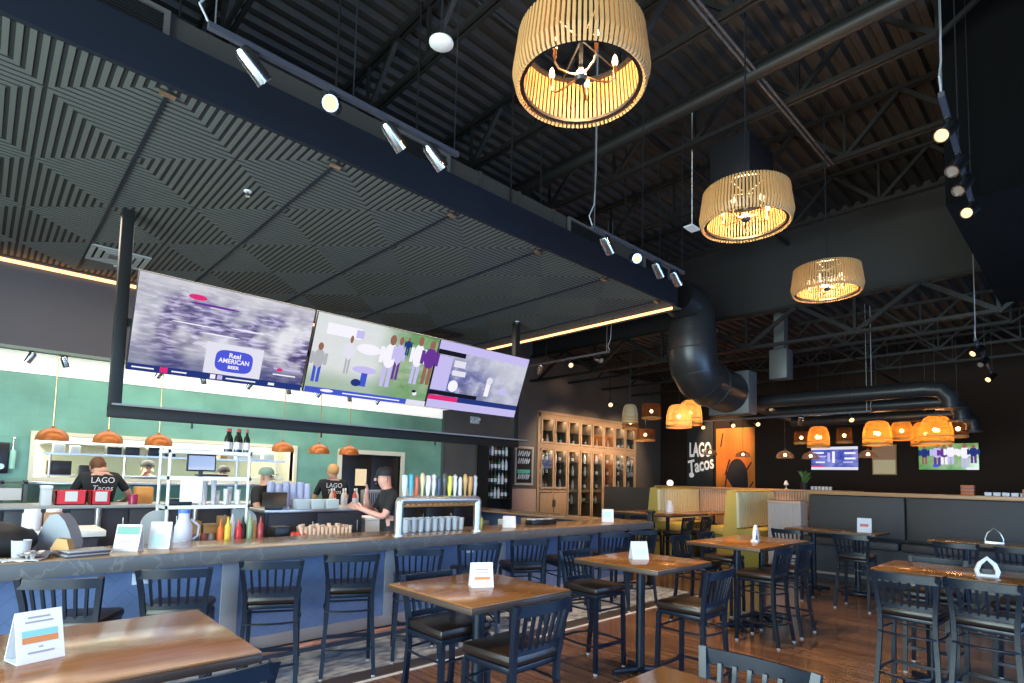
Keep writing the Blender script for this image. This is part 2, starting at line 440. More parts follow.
for i in range(i0, 13):
    x0 = .18 + T * i
    if x0 < XL or x0 > SX1 - .05: continue
    for j in range(8):
        y0 = SY0 + T * j
        if (i, j) in VENTS: continue
        par = (i + j + 1) % 2       # which way the diagonal runs
        # lattice of turned squares: centre of a Y-slatted square at tile corner (4,2)
        for k in range(10):
            t0 = k * pitch + .012; t1 = t0 + sw
            for half in (0, 1):
                # half 0: triangle on the x0 side, half 1: triangle on the x0+T side
                cx = x0 + (T * .25 if half == 0 else T * .75); 
                dd = lambda t: t if par == 0 else T - t        # diagonal y(t)->x
                # centre of this triangle for the lattice lookup
                if par == 0: tx, ty = (x0 + T / 3, y0 + 2 * T / 3) if half == 0 else (x0 + 2 * T / 3, y0 + T / 3)
                else: tx, ty = (x0 + T / 3, y0 + T / 3) if half == 0 else (x0 + 2 * T / 3, y0 + 2 * T / 3)
                u = (tx - (.18 + 4 * T)) / T; v = (ty - (SY0 + 2 * T)) / T
                p = math.floor((u + v + 1) / 2) + math.floor((u - v + 1) / 2)
                if p % 2:
                    ya, yb = y0 + t0, y0 + t1
                    xa, xb = x0 + dd(t0), x0 + dd(t1)
                    if half == 0: slat((x0, x0), (xa, xb), ya, yb, 0, 0, True)
                    else: slat((xa, xb), (x0 + T, x0 + T), ya, yb, 0, 0, True)
                else:
                    xa, xb = x0 + t0, x0 + t1
                    ya, yb = y0 + dd(t0), y0 + dd(t1)
                    upper = (half == 0) if par == 0 else (half == 1)
                    if upper: slat(xa, xb, (ya, yb), (y0 + T, y0 + T), 0, 0, False)
                    else: slat(xa, xb, (y0, y0), (ya, yb), 0, 0, False)
tiles = b.out('ceiling_slat_tiles', M_slat, smooth=False); struct(tiles)
b = B()
for i in range(i0, 13, 1):
    x = .18 + T * i
    if XL < x < SX1 and i % 2: b.bx(x - .012, x + .012, SY0, SY1, SZ - .02, SZ + .02)
struct(b.out('trim_3', M_fascia, smooth=False))
k = 0
for i in range(-3, 12, 2):
    x = .18 + T * i
    if x < XL: continue
    b = B(); b.bx(x - .05, x + .05, SY0 + .05, SY0 + .1, SZ - .035, SZ - .015, .004)
    tag(b.out('ceiling_clip', M_brass), 'small brass clip at the soffit rim, %s from the clutter end of the bar' % ORD[k], 'clip', 'brass clips along the soffit rim'); k += 1
for (i, j), kind in VENTS.items():
    x, y = .18 + T * i, SY0 + T * j
    t = thing('ceiling_vent', 'square %s air vent set in the slatted soffit' % ('pale stepped' if kind == 'white' else 'black flat'), 'vent', (x + T / 2, y + T / 2, SZ - .015))
    mm = mat('vent_pale', (.3, .31, .3), .5) if kind == 'white' else M_blackp
    f = B()
    for q, w in enumerate((.62, .46, .3)):
        h = w / 2; g = h - .05
        for (a0, a1, c0, c1) in ((-h, h, -h, -g), (-h, h, g, h), (-h, -g, -g, g), (g, h, -g, g)): f.bx(a0, a1, c0, c1, -.01 - .012 * q * 0, .012)
    f.out('frame', mm, t, smooth=False)
    f = B(); f.bx(-.31, .31, -.31, .31, .015, .03); f.bx(-.1, .1, -.1, .1, -.006, .014); f.out('core', M_blackp if kind == 'black' else mat('vent_in', (.12, .12, .12), .6), t, smooth=False)
# bulkhead at the back of the soffit and the kitchen niche ceiling
b = B(); b.bx(XL, 7.95, SY1, SY1 + .12, 3.3, SZ + .35); struct(b.out('wall_bulkhead', mat('bulkhead', (.055, .05, .062), .6), smooth=False))
b = B(); b.bx(XL, 7.95, SY1 - .01, SY1 + .14, 3.26, 3.3); struct(b.out('trim_4', mat('bulk_edge', (.16, .2, .16), .5), smooth=False))
M_niche_glow = mat('ceiling_added_glow', (.85, .84, .8), .6, emit=(1, .95, .88), es=.5)  # glow added to the niche ceiling and wall band, not a lamp
b = B(); b.bx(XL, 7.95, SY1 + .12, YB, 3.3, 3.36); struct(b.out('ceiling_niche', M_niche_glow, smooth=False))
b = B(); b.bx(XL, 7.95, YB - .02, YB + .15, 3.1, 3.3); struct(b.out('trim_8', M_niche_glow, smooth=False))
b = B(); b.bx(7.95, 8.05, SY1, YB, 0, 6.8) if False else b.bx(XL, 7.95, SY1 + .12, SY1 + .16, 3.3, 3.32)
struct(b.out('trim_5', M_white, smooth=False))
# LED lines
b = B(); b.bx(XL, 7.5, SY1 - .05, SY1 - .03, SZ - .09, SZ - .045); tag(b.out('led_strip', M_led), 'warm glowing light line along the rear edge of the soffit', 'light')
b = B(); b.bx(SX1 + .05, SX1 + .075, SY0 + .05, SY1, SZ - .05, SZ + .01); tag(b.out('led_strip', M_led), 'warm glowing light line along the end of the soffit', 'light')
# sprinklers and sensors under the soffit
for (x, y, l) in ((1.72, 5.6, 'above the big screens, closest to the aisle'), (1.18, 9.0, 'close to the pale stepped vent'), (6.6, 6.9, 'near the end of the light line')):
    t = thing('sprinkler', 'small white sprinkler head under the slatted soffit, ' + l, 'sprinkler', (x, y, SZ - .012))
    f = B(); f.cyl((0, 0, 0), .035, -.008, 0, 14); f.out('plate', M_white, t)
    f = B(); f.cyl((0, 0, 0), .012, -.05, -.008, 10); f.cyl((0, 0, 0), .022, -.055, -.05, 10); f.out('nozzle', M_chrome, t)

# rectangular duct with registers lying on the soffit, hanger rods
b = B(); b.bx(XL, 7.9, 4.62, 5.3, 4.8, 5.08)
for x in [XL + .6 * q for q in range(1, 20)]: b.bx(x - .02, x + .02, 4.605, 5.31, 4.79, 5.09)
tag(b.out('air_duct', mat('duct_olive', (.075, .067, .055), .5, .3), smooth=False), 'flat rectangular air duct lying along the top of the bar soffit', 'duct')
for q, x in enumerate((.45, 3.0, 5.6, 7.3)):
    t = thing('duct_register', 'louvred register on the rectangular duct, %s from the clutter end of the bar' % ORD[q], 'vent', (x, 4.6, 4.94), group='registers on the rectangular duct')
    f = B()
    for (a0, a1, c0, c1) in ((-.36, .36, .1, .13), (-.36, .36, -.13, -.1), (-.36, -.32, -.1, .1), (.32, .36, -.1, .1)): f.bx(a0, a1, -.03, 0, c0, c1)
    f.out('frame', mat('register', (.1, .09, .08), .5), t, smooth=False)
    f = B()
    for z in range(-4, 5): f.bx(-.32, .32, -.02, -.012, z * .022 - .004, z * .022 + .004)
    f.out('louvre', M_blackp, t, smooth=False)
rods = [(.9, 4.75), (2.1, 4.6), (3.05, 4.75), (4.25, 4.6), (4.9, 4.75), (5.75, 4.6), (6.7, 4.75), (7.4, 4.6), (7.4, 8.6), (5.0, 8.6)]
for q, (x, y) in enumerate(rods):
    b = B(); b.tube([(x, y, SZ + .3 if y > 5 else 4.78), (x, y, 6.7)], .009, 6)
    tag(b.out('hanger_rod', M_steelb), 'thin dark hanger rod holding up the soffit, %s of the set' % ORD[q], 'rod', 'hanger rods of the soffit')

# big round duct: drop, elbow, run, plenum, branches
b = B()
pts = [(8.6, 5.0, 4.95), (8.95, 5.0, 4.9), (9.1, 5.0, 4.7), (9.12, 5.0, 4.3), (9.12, 5.0, 4.05), (9.2, 5.0, 3.8), (9.4, 5.0, 3.64), (9.7, 5.0, 3.57), (10.2, 5.0, 3.52), (10.52, 5.0, 3.5)]
b.tube(pts, [.3, .36, .4, .42, .42, .42, .42, .41, .4, .4], 28)
for (c, d) in (((9.12, 5, 4.42), (0, 0, 1)), ((9.12, 5, 4.08), (0, 0, 1)), ((9.22, 5, 3.78), (.4, 0, -.9)), ((9.45, 5, 3.62), (.9, 0, -.4)), ((9.75, 5, 3.57), (1, 0, 0))):
    b.lathe([(.41, -.012), (.432, -.012), (.432, .012), (.41, .012)], n=28, M=toward(c, d))
tag(b.out('round_duct', M_duct), 'fat round black duct dropping from the soffit end and bending away', 'duct')
b = B(); b.bx(10.52, 10.9, 4.6, 5.4, 3.07, 3.9, .01); b.tube([(10.9, 5.3, 3.5), (14.5, 5.3, 3.42)], .13, 16)
tag(b.out('duct_plenum', mat('plenum', (.12, .118, .112), .5, .3)), 'grey sheet metal plenum box at the end of the round duct', 'duct')
for q, (x, z, y1, r, l) in enumerate(((11.85, 3.45, 1.75, .135, 'highest of the three rear branches'), (12.9, 3.34, 1.75, .13, 'middle of the three rear branches'), (14.2, 3.24, 1.75, .12, 'lowest of the three rear branches'))):
    b = B(); b.tube([(x, 5.15, z), (x, y1 + .35, z), (x, y1 + .12, z - .04), (x, y1, z - .2), (x, y1, z - .34)], r, 20)
    for y in (4.2, 3.2, 2.3): b.lathe([(r, -.02), (r + .012, -.02), (r + .012, .02), (r, .02)], n=20, M=toward((x, y, z), (0, 1, 0)))
    b.lathe([(r, 0), (r + .08, -.02), (r + .08, -.035), (0, -.04)], (x, y1, z - .34), 20)
    tag(b.out('branch_duct', M_duct), 'round black branch duct crossing the rear ceiling, ' + l, 'duct', 'rear branch ducts')

t = thing('air_unit', 'small grey box air unit hung under the low rear roof', 'duct', (11.65, 4.43, 3.85)); b = B(); b.bx(-.17, .17, -.17, .17, 0, .6, .01); b.out('housing', MATS['plenum'], t); b = B(); b.bx(-.1, .1, -.1, .1, .6, 1.38); b.out('collar', MATS['plenum'], t)
# ------------------------------------------------------------------ stools
def make_stool():
    t = thing('bar_stool', '-', 'stool')
    f = B(); f.bx(-.215, .215, -.205, .215, .70, .765, .028)
    for v in f.bm.verts:
        if v.co.z > .74: v.co.z += .012 * (1 - (v.co.x / .22) ** 2)
        if v.co.y < -.1: v.co.x *= .92
    f.out('seat_cushion', M_vinyl, t)
    f = B(); f.bx(-.2, .2, -.19, .2, .665, .70, .006); f.out('seat_frame', M_stool, t)
    for sx in (-1, 1):
        f = B(); f.sq([(sx * .215, -.255, .02), (sx * .197, -.2, .38), (sx * .185, -.19, .6), (sx * .187, -.195, .74), (sx * .2, -.212, .88), (sx * .222, -.25, 1.05)], .033, up=(0, 1, 0))
        l = f.out('leg', M_stool, t)
        f = B(); f.cyl((sx * .215, -.256, 0), .018, 0, .018, 10); f.out('glide', M_glide, l)
        f = B(); f.sq([(sx * .2, .2, .02), (sx * .19, .19, .68)], .033, up=(0, 1, 0))
        l = f.out('leg', M_stool, t)
        f = B(); f.cyl((sx * .2, .2, 0), .018, 0, .018, 10); f.out('glide', M_glide, l)
    def rail(z, h, y, w, bow, th=.016):
        f = B(); n = 8; top = []
        for q in range(n + 1):
            u = -1 + 2 * q / n; top.append((u * w, y - bow * (1 - u * u)))
        vs = []; fs = []
        for (x, yy) in top:
            for (dy, dz) in ((-th / 2, 0), (th / 2, 0), (th / 2, h), (-th / 2, h)): vs.append((x, yy + dy, z + dz))
        for q in range(n):
            for e in range(4): fs.append([q * 4 + e, q * 4 + (e + 1) % 4, q * 4 + 4 + (e + 1) % 4, q * 4 + 4 + e])
        fs += [[0, 1, 2, 3], [n * 4, n * 4 + 1, n * 4 + 2, n * 4 + 3]]
        f._add(vs, fs); return f
    rail(.985, .062, -.246, .222, .025).out('top_rail', M_stool, t)
    rail(.765, .04, -.197, .188, .015).out('back_rail', M_stool, t)
    for q in range(6):
        u = -1 + 2 * (q + 1) / 7
        f = B(); f.sq([(u * .188, -.197 - .015 * (1 - u * u), .79), (u * .21, -.24 - .022 * (1 - u * u), .995)], .017, up=(0, 1, 0)); f.out('slat', M_stool, t)
    for (z, name, r) in ((.56, 'stretcher', .009), (.24, 'foot_ring', .011)):
        k = z / .7
        f = B(); xs, yf = .197, .195; yb = -.19 - .06 * (1 - z / .7)
        f.tube([(-xs, yb, z), (-xs * .5, yb - .035, z), (0, yb - .045, z), (xs * .5, yb - .035, z), (xs, yb, z)], r, 6)
        f.tube([(-xs, yb, z), (-xs - .02, 0, z), (-xs, yf, z)], r, 6); f.tube([(xs, yb, z), (xs + .02, 0, z), (xs, yf, z)], r, 6)
        if name == 'foot_ring': f.sq([(-xs, yf, z), (xs, yf, z)], .028)
        else: f.tube([(-xs, yf, z), (xs, yf, z)], r, 6)
        f.out(name, M_stool, t)
    return t
_stool = [None]
def stool(tx, ty, head, label, group):
    """tx, ty: where the top rail stands; head: compass of the sitter's gaze in degrees"""
    h = R(head); loc = (tx + .25 * math.cos(h), ty + .25 * math.sin(h), 0); rz = h - PI / 2
    if _stool[0] is None:
        _stool[0] = o = make_stool(); o.location = loc; o.rotation_euler = (0, 0, rz); o['label'] = label; o['group'] = group
    else: o = dup(_stool[0], loc, rz, label, group)
    return o
for q, (x, dh) in enumerate(((.42, -3), (1.05, 2), (1.72, 0), (2.4, 0), (3.09, -4), (3.84, 0), (4.59, 3), (5.38, 5), (6.19, 0), (6.85, -3))):
    stool(x, 4.5, 64.5 + dh, 'black slat-back bar stool at the blue bar, %s from the clutter end of the counter' % ORD[q], 'stools along the bar')
G = 'stools around the high tables'
stool(.62, 2.12, 92, 'black stool on the aisle side of the wooden table with the striped tent card', G)
stool(2.4, 3.37, -90, 'black slat-back stool pushed under the dark square table with a white card', G)
stool(2.37, 2.2, 92, 'black slat-back stool, back to the room, at the dark square table with white card', G)
stool(4.33, 3.62, -93, 'black slat-back stool on the bar side of the lone square two-seat table', G)
stool(4.33, 2.12, 91, 'black slat-back stool, back to the aisle, at the lone square two-seat table', G)
stool(6.66, 3.8, -92, 'black stool on the bar side of the four-seat table, by the bar end', G)
stool(7.4, 3.85, -88, 'black stool on the bar side of the four-seat table, by the booths', G)
stool(6.45, 2.43, 90, 'black stool on the aisle side of the four-seat table, first from the aisle', G)
stool(7.1, 2.43, 91, 'black stool on the aisle side of the four-seat table, closer to the banquette', G)
stool(9.1, 3.4, -2, 'black slat-back stool at the banquette table, beside the ribbed partition end', G)
stool(9.02, 2.5, 0, 'black slat-back stool standing alone in front of the white card at the banquette', G)
stool(9.05, 1.33, -2, 'black slat-back stool at the banquette table with the wire holder, its first seat', G)
stool(9.0, .72, -2, 'black slat-back stool at the banquette table with the wire holder, its second seat', G)
stool(5.42, 1.13, -2, 'black stool at the orange-lit corner of the glossy table with the arched holder', G)
stool(5.5, .66, -4, 'black slat-back stool in front of the white arched napkin holder, back to the aisle', G)
stool(6.92, 1.16, 181, 'black slat-back stool behind the glossy table, across from its corner seat', G)
stool(6.95, .5, 179, 'black slat-back stool behind the white arched napkin holder, facing the aisle', G)
stool(2.28, .97, 180, 'black stool at the small table whose corner shows at the bottom', G)
for q, x in enumerate((10.15, 10.9)): stool(x, 5.62, 92, 'black slat-back stool at the far communal table by the booths, %s from the bar end' % ORD[q], 'stools at the far communal table')
for q, y in enumerate((6.36, 7.0)): stool(9.6, y, 2, 'black slat-back stool on the bar side of the far communal table, %s from the aisle' % ORD[q], 'stools at the far communal table')

# ------------------------------------------------------------------ tables
def table(name, x0, x1, y0, y1, label, posts, z=1.02, rot=45):
    cx, cy = (x0 + x1) / 2, (y0 + y1) / 2
    t = thing('high_table', label, 'table', (cx, cy, 0))
    f = B(); f.bx(x0 - cx, x1 - cx, y0 - cy, y1 - cy, z - .012, z, .004); top = f.out('tabletop', M_wood, t)
    f = B(); f.bx(x0 - cx - .003, x1 - cx + .003, y0 - cy - .003, y1 - cy + .003, z - .045, z - .0115, .004); f.out('edge_band', M_edge, t)
    for (px, py) in posts:
        f = B(); f.cyl((px - cx, py - cy, 0), .04, .05, z - .05, 18); f.bx(px - cx - .17, px - cx + .17, py - cy - .17, py - cy + .17, z - .056, z - .044); f.out('column', M_stool, t)
        for a in (rot, rot + 90):
            f = B(); d = Vector((math.cos(R(a)), math.sin(R(a)), 0)) * .25; c = Vector((px - cx, py - cy, 0))
            f.tube([c - d + Vector((0, 0, .032)), c + Vector((0, 0, .05)), c + d + Vector((0, 0, .032))], [.022, .034, .022], 8)
            for s in (-1, 1): f.cyl(tuple(c + d * s * .95), .022, 0, .02, 10)
            f.out('base_foot', M_stool, t)
    return t
table('A', -.62, .88, 2.36, 3.27, 'wooden high table with the striped tent card, closest to the camera', [(-.3, 2.82), (.56, 2.82)])
table('B', 2.03, 2.87, 2.43, 3.3, 'dark square high table with a white card, second from the clutter end', [(2.45, 2.86)])
table('C', 4.02, 4.92, 2.5, 3.37, 'square two-seat high table standing alone by the floor tile strip', [(4.46, 2.95)], rot=57)
table('D', 6.35, 7.87, 2.66, 3.55, 'long four-seat high table in the middle, white arched holder on it', [(6.75, 3.1), (7.47, 3.1)])
table('E', 9.9, 11.4, 5.87, 7.4, 'big communal high table past the end of the bar', [(10.3, 6.6), (11.0, 6.6)], z=1.08)
table('F', 9.85, 10.65, 2.4, 3.72, 'brown high table before the grey banquette, under the white card', [(10.25, 2.75), (10.25, 3.4)])
table('G', 9.6, 10.4, .2, 1.72, 'brown high table before the grey banquette, holding the wire holder', [(10.0, .6), (10.0, 1.35)])
table('H', 5.8, 6.65, -.5, 1.46, 'glossy long high table with the white arched napkin holder, lit orange at its corner', [(6.22, .1), (6.22, 1.1)])
table('I', 1.0, 2.0, .2, 1.22, 'small table whose corner just enters the picture at the bottom', [(1.5, .7)])

# tent cards: an A-frame of card with a printed front
def tent(x, y, z, rz, w, h, d, label, prints, m=M_paper):
    t = thing('table_tent', label, 'card', (x, y, z), R(rz))
    f = B(); k = .004
    f.prism([(-d / 2, 0), (-d / 2 + k, 0), (0, h - 2 * k), (d / 2 - k, 0), (d / 2, 0), (0, h)], 'x', -w / 2, w / 2); f.bx(-w / 2, w / 2, -d / 2, d / 2, 0, .002)
    f.out('card', m, t, smooth=False)
    tilt = math.atan2(d / 2, h)
    base = Matrix.Translation((0, -d / 2, 0)) @ Matrix.Rotation(PI / 2 - tilt, 4, 'X')
    L = math.hypot(d / 2, h)
    for (nm, u0, u1, v0, v1, mm) in prints:
        f = B(); f.poly([((u0 - .5) * w, v0 * L, .0012), ((u1 - .5) * w, v0 * L, .0012), ((u1 - .5) * w, v1 * L, .0012), ((u0 - .5) * w, v1 * L, .0012)])
        f.out(nm, mm, t, M=base, smooth=False)
    return t, base, L
M_gink = mat('grey_ink', (.3, .29, .29), .6)
PR_A = [('grey_print', .26, .74, .85, .885, M_gink), ('grey_print', .2, .8, .76, .795, M_gink), ('grey_print', .45, .55, .27, .3, M_gink), ('grey_print', .22, .78, .17, .205, M_gink), ('teal_band', .12, .88, .5, .62, M_teal), ('rust_band', .12, .88, .37, .49, M_rust)]
tA, bA, LA = tent(.205, 2.8, 1.02, 16, .145, .178, .12, 'white folded tent card with teal and rust bands on the nearest table', PR_A)
tent(2.47, 2.87, 1.02, -28, .15, .155, .1, 'white tent card with one rust band on the dark square table', [('rust_band', .15, .85, .3, .42, M_rust), ('grey_print', .2, .8, .68, .74, M_gink), ('grey_print', .2, .8, .56, .6, MATS['grey_ink'])])
tent(4.5, 3.0, 1.02, -32, .16, .16, .1, 'white tent card on the two-seat table standing alone', [('pale_print', .2, .8, .3, .6, mat('pale_print', (.6, .74, .72), .6))])
tent(10.15, 2.62, 1.02, -80, .19, .22, .12, 'white tent card with red print on the banquette table', [('red_print', .2, .8, .4, .6, mat('red_ink', (.6, .15, .13), .6))])
tB, bB, LB = tent(.93, 5.45, 1.08, -38, .19, .21, .1, 'white tent card with green header on the bar, beside the clutter', [('green_header', .05, .95, .62, .92, mat('green_ink', (.12, .28, .24), .6)), ('grey_print', .25, .75, .32, .38, M_gink)])
tent(1.16, 5.48, 1.08, -30, .16, .22, .1, 'white tent card with pale teal block on the bar, second from the clutter', [('teal_block', .08, .92, .1, .55, mat('pale_teal', (.45, .72, .72), .6))])
tent(5.2, 5.5, 1.08, -35, .17, .15, .1, 'white tent card on the bar just past the beer tap frame', [('pale_print', .2, .8, .3, .6, MATS['pale_print'])])
tent(7.3, 5.45, 1.08, -45, .18, .2, .1, 'pale card standing on the wooden end of the bar', [('teal_block', .2, .8, .4, .8, MATS['pale_teal'])])
# white arched napkin holders
def holder(x, y, z, rz, label, m, s=1.0, wire=False):
    t = thing('napkin_holder', label, 'holder', (x, y, z), R(rz))
    r = .006 if wire else .022
    f = B(); P = [(-.075, 0, r), (-.085, 0, .06), (-.06, 0, .13), (0, 0, .19), (.06, 0, .13), (.085, 0, .06), (.075, 0, r)]
    for yy in ((-.03, .03) if wire else (0,)):
        f.tube([(a * s, (b_ + yy) * s, c * s) for a, b_, c in P], r * s, 10, cap=True)
    f.out('arch', m, t)
    f = B(); f.bx(-.09 * s, .09 * s, -.04 * s, .04 * s, 0, .03 * s, .004); f.out('base', m, t)
    if not wire:
        f = B(); f.bx(-.04 * s, .04 * s, -.012 * s, .012 * s, .03 * s, .08 * s); f.out('napkin', M_blackp, t)
    return t
M_hold = mat('holder_white', (.66, .66, .68), .35)
holder(7.04, 3.0, 1.02, 12, 'white arched napkin holder on the long four-seat table', M_hold, 1.0)
holder(6.08, .69, 1.02, -80, 'white arched napkin holder on the glossy table near the aisle', M_hold, .8)
holder(9.8, 1.03, 1.02, -84, 'thin metal triangular wire holder on the banquette table', M_steel, 1.1, wire=True)
for (x, y, l) in ((10.9, 6.5, 'small pale condiment jar on the far communal table'),):
    b = B(); b.lathe([(0, 0), (.09, 0), (.09, .1), (.06, .2), (.06, .25), (0, .25)], (x, y, 1.08), 16); tag(b.out('condiment_jar', M_hold), l, 'jar')

# ------------------------------------------------------------------ bar
BX1, BY0, BYF, BZ = 8.1, 5.1, 5.38, 1.08
t = thing('bar_counter', 'long bar with blue panelled front and stone-edged wooden top', 'counter', (0, 0, 0))
M_bartop = mat('bar_wood', (.24, .15, .085), .2, noise=((2, 20, 20), (.34, .22, .125), 5, .3, .7))
M_stone = veinmat('grey_stone', (.085, .09, .1), (.14, .145, .155), .42)
b = B(); b.bx(XL + .1, BX1, BY0 + .02, 5.86, BZ - .03, BZ, .004); b.bx(7.35, BX1, 5.86, 10.2, BZ - .03, BZ, .004); b.out('countertop', M_bartop, t)
b = B(); b.bx(XL + .1, BX1 + .02, BY0, BY0 + .05, BZ - .115, BZ - .002, .004); b.bx(BX1 - .03, BX1 + .02, BY0, 10.2, BZ - .115, BZ - .002, .004); b.out('stone_edge', M_stone, t)
M_blue = brickmat('blue_panel', (.1, .155, .31), (.11, .168, .33), (.082, .13, .26), .3, .1, .004, .45, rot=(PI / 2, 0, R(45)), noise=.1)
b = B(); b.bx(XL + .1, BX1 - .2, BYF, BYF + .06, .14, BZ - .03); b.bx(BX1 - .26, BX1 - .2, BYF, 10.2, .14, BZ - .03); b.out('front_panel', M_blue, t, smooth=False)
b = B(); b.bx(XL + .1, BX1 - .22, BYF - .02, BYF, .13, .24); b.out('base_trim', mat('bar_trim', (.27, .25, .27), .5), t, smooth=False)
b = B(); b.bx(XL + .1, BX1 - .24, BYF + .02, BYF + .05, 0, .13); b.out('kick_plate', mat('kick', (.03, .04, .07), .5), t, smooth=False)
M_pil = mat('pilaster', (.26, .27, .31), .5)
for x in (-3.2, -1.57, .06, 1.69, 3.32, 4.95, 6.58):
    b = B(); b.bx(x - .07, x + .07, BYF - .025, BYF, .24, BZ - .03, .004); b.out('pilaster', M_pil, t)
b = B(); b.bx(BX1 - .45, BX1 - .33, BYF - .1, BYF - .02, 0, BZ - .03, .006); b.out('end_post', M_black, t)
b = B(); b.bx(XL + .1, BX1 - .3, 5.8, 5.85, .1, BZ - .03); b.out('inner_panel', M_blackp, t, smooth=False)
for (x, z, l) in ((1.02, .86, 'beside the second stool'), (4.42, .86, 'beside the sixth stool')):
    o = thing('outlet_cover', 'white outlet cover on the blue bar front ' + l, 'outlet', (x, BYF - .003, z))
    f = B(); f.bx(-.065, .065, -.012, 0, -.045, .045, .004); f.out('plate', mat('outlet', (.6, .68, .78), .4), o)
    f = B()
    for dx in (-.03, .03): f.bx(dx - .014, dx + .014, -.014, -.011, -.02, .02)
    f.out('socket', mat('socket', (.4, .45, .52), .4), o)
t = thing('foot_rail', 'copper coloured foot rail on black brackets along the bar base', 'rail', (0, 0, 0))
b = B(); b.tube([(XL + .2, 5.12, .16), (7.7, 5.12, .16)], .024, 14); b.out('rail', mat('rail_copper', (.7, .32, .22), .35, .3), t)
for x in (-2.6, -1.1, .4, 1.9, 3.4, 4.9, 6.4):
    b = B(); b.tube([(x, 5.12, 0), (x, 5.12, .14)], .012, 8); b.cyl((x, 5.12, 0), .045, 0, .012, 12); b.tube([(x, 5.12, .14), (x, 5.4, .17)], .01, 8); b.out('bracket', M_black, t)
b = B(); b.bx(8.32, 8.4, 5.3, 5.38, 0, 1.2, .006); b.bx(8.3, 8.42, 5.28, 5.4, 1.2, 1.24, .01)
tag(b.out('end_bollard', [M_black]), 'slim black post with a cap standing at the end of the bar', 'post')

# beer tap frame with handles
t = thing('tap_tower', 'stainless steel pipe bridge with beer taps on the bar', 'tap tower', (0, 0, BZ))
b = B(); b.tube([(3.36, 5.3, 0), (3.36, 5.3, .365), (3.368, 5.3, .38), (3.385, 5.3, .39), (4.445, 5.3, .39), (4.462, 5.3, .38), (4.47, 5.3, .365), (4.47, 5.3, 0)], .046, 16); b.out('pipe', M_steel, t)
for x in (3.36, 4.47):
    b = B(); b.cyl((x, 5.3, 0), .07, 0, .018, 18); b.out('flange', M_steel, t)
hues = [((.55, .75, .8), 'pale blue'), ((.1, .45, .62), 'teal blue'), ((.6, .12, .06), 'red and brown'), ((.7, .6, .35), 'tan'), ((.8, .8, .82), 'white'), ((.75, .74, .7), 'off-white'), ((.06, .08, .16), 'navy'), ((.1, .1, .1), 'black'), ((.75, .72, .1), 'yellow'), ((.8, .8, .84), 'white figure'), ((.72, .7, .75), 'lilac grey'), ((.6, .36, .14), 'copper brown'), ((.55, .28, .08), 'amber'), ((.5, .5, .52), 'steel grey')]
shapes = [[(.012, 0), (.02, .04), (.03, .1), (.034, .2), (.028, .24), (0, .25)], [(.012, 0), (.018, .05), (.026, .12), (.03, .15), (.022, .2), (.03, .24), (0, .27)], [(.01, 0), (.024, .03), (.024, .2), (.016, .23), (0, .24)], [(.01, 0), (.016, .08), (.03, .16), (.036, .2), (.02, .26), (0, .28)]]
for q, (c, n) in enumerate(hues):
    x = 3.42 + q * .077
    tt = thing('beer_tap', '%s beer tap handle, %s along the steel tap frame' % (n, ORD[q]), 'tap handle', (x, 5.3, BZ + .42), group='beer tap handles')
    f = B(); f.lathe(shapes[q % 4], n=12); f.out('grip', mat('tap_' + n, c, .35), tt)
    f = B(); f.cyl((0, 0, 0), .016, -.045, .01, 10); f.tube([(0, 0, -.02), (0, .09, -.03), (0, .11, -.09)], .012, 8); f.out('faucet', M_chrome, tt)

def bottle(name, loc, mats, label, group, s=1.0, prof=None):
    """a bottle with cap and label band as parts"""
    t = thing(name, label, 'bottle', loc, 0, group)
    f = B(); f.lathe([(0, 0), (.036 * s, 0), (.037 * s, .01 * s), (.037 * s, .17 * s), (.03 * s, .2 * s), (.014 * s, .23 * s), (.013 * s, .275 * s), (0, .275 * s)], n=12); f.out('body', mats[0], t)
    f = B(); f.cyl((0, 0, 0), .0155 * s, .262 * s, .3 * s, 10); f.out('cap', mats[1], t)
    f = B(); f.lathe([(.0375 * s, .05 * s), (.0382 * s, .055 * s), (.0382 * s, .13 * s), (.0375 * s, .135 * s)], n=12); f.out('paper_label', mats[2], t)
    return t
# glassware under the tap frame
gl0 = None
for r_ in range(3):
    for q in range(9):
        loc = (3.62 + q * .1 + .03 * r_, 5.55 + r_ * .12, BZ)
        if gl0 is None:
            f = B(); f.lathe([(0, .004), (.03, .004), (.04, .15), (.037, .15), (.028, .012), (0, .012)], n=14)
            gl0 = f.out('pint_glass', mat('glassware', (.75, .77, .8), .1, trans=.3)); gl0.location = loc; tag(gl0, 'clear pint glass in the rows behind the steel tap frame', 'glass', 'pint glasses behind the tap frame')
        else: o = gl0.copy(); C.objects.link(o); o.location = loc

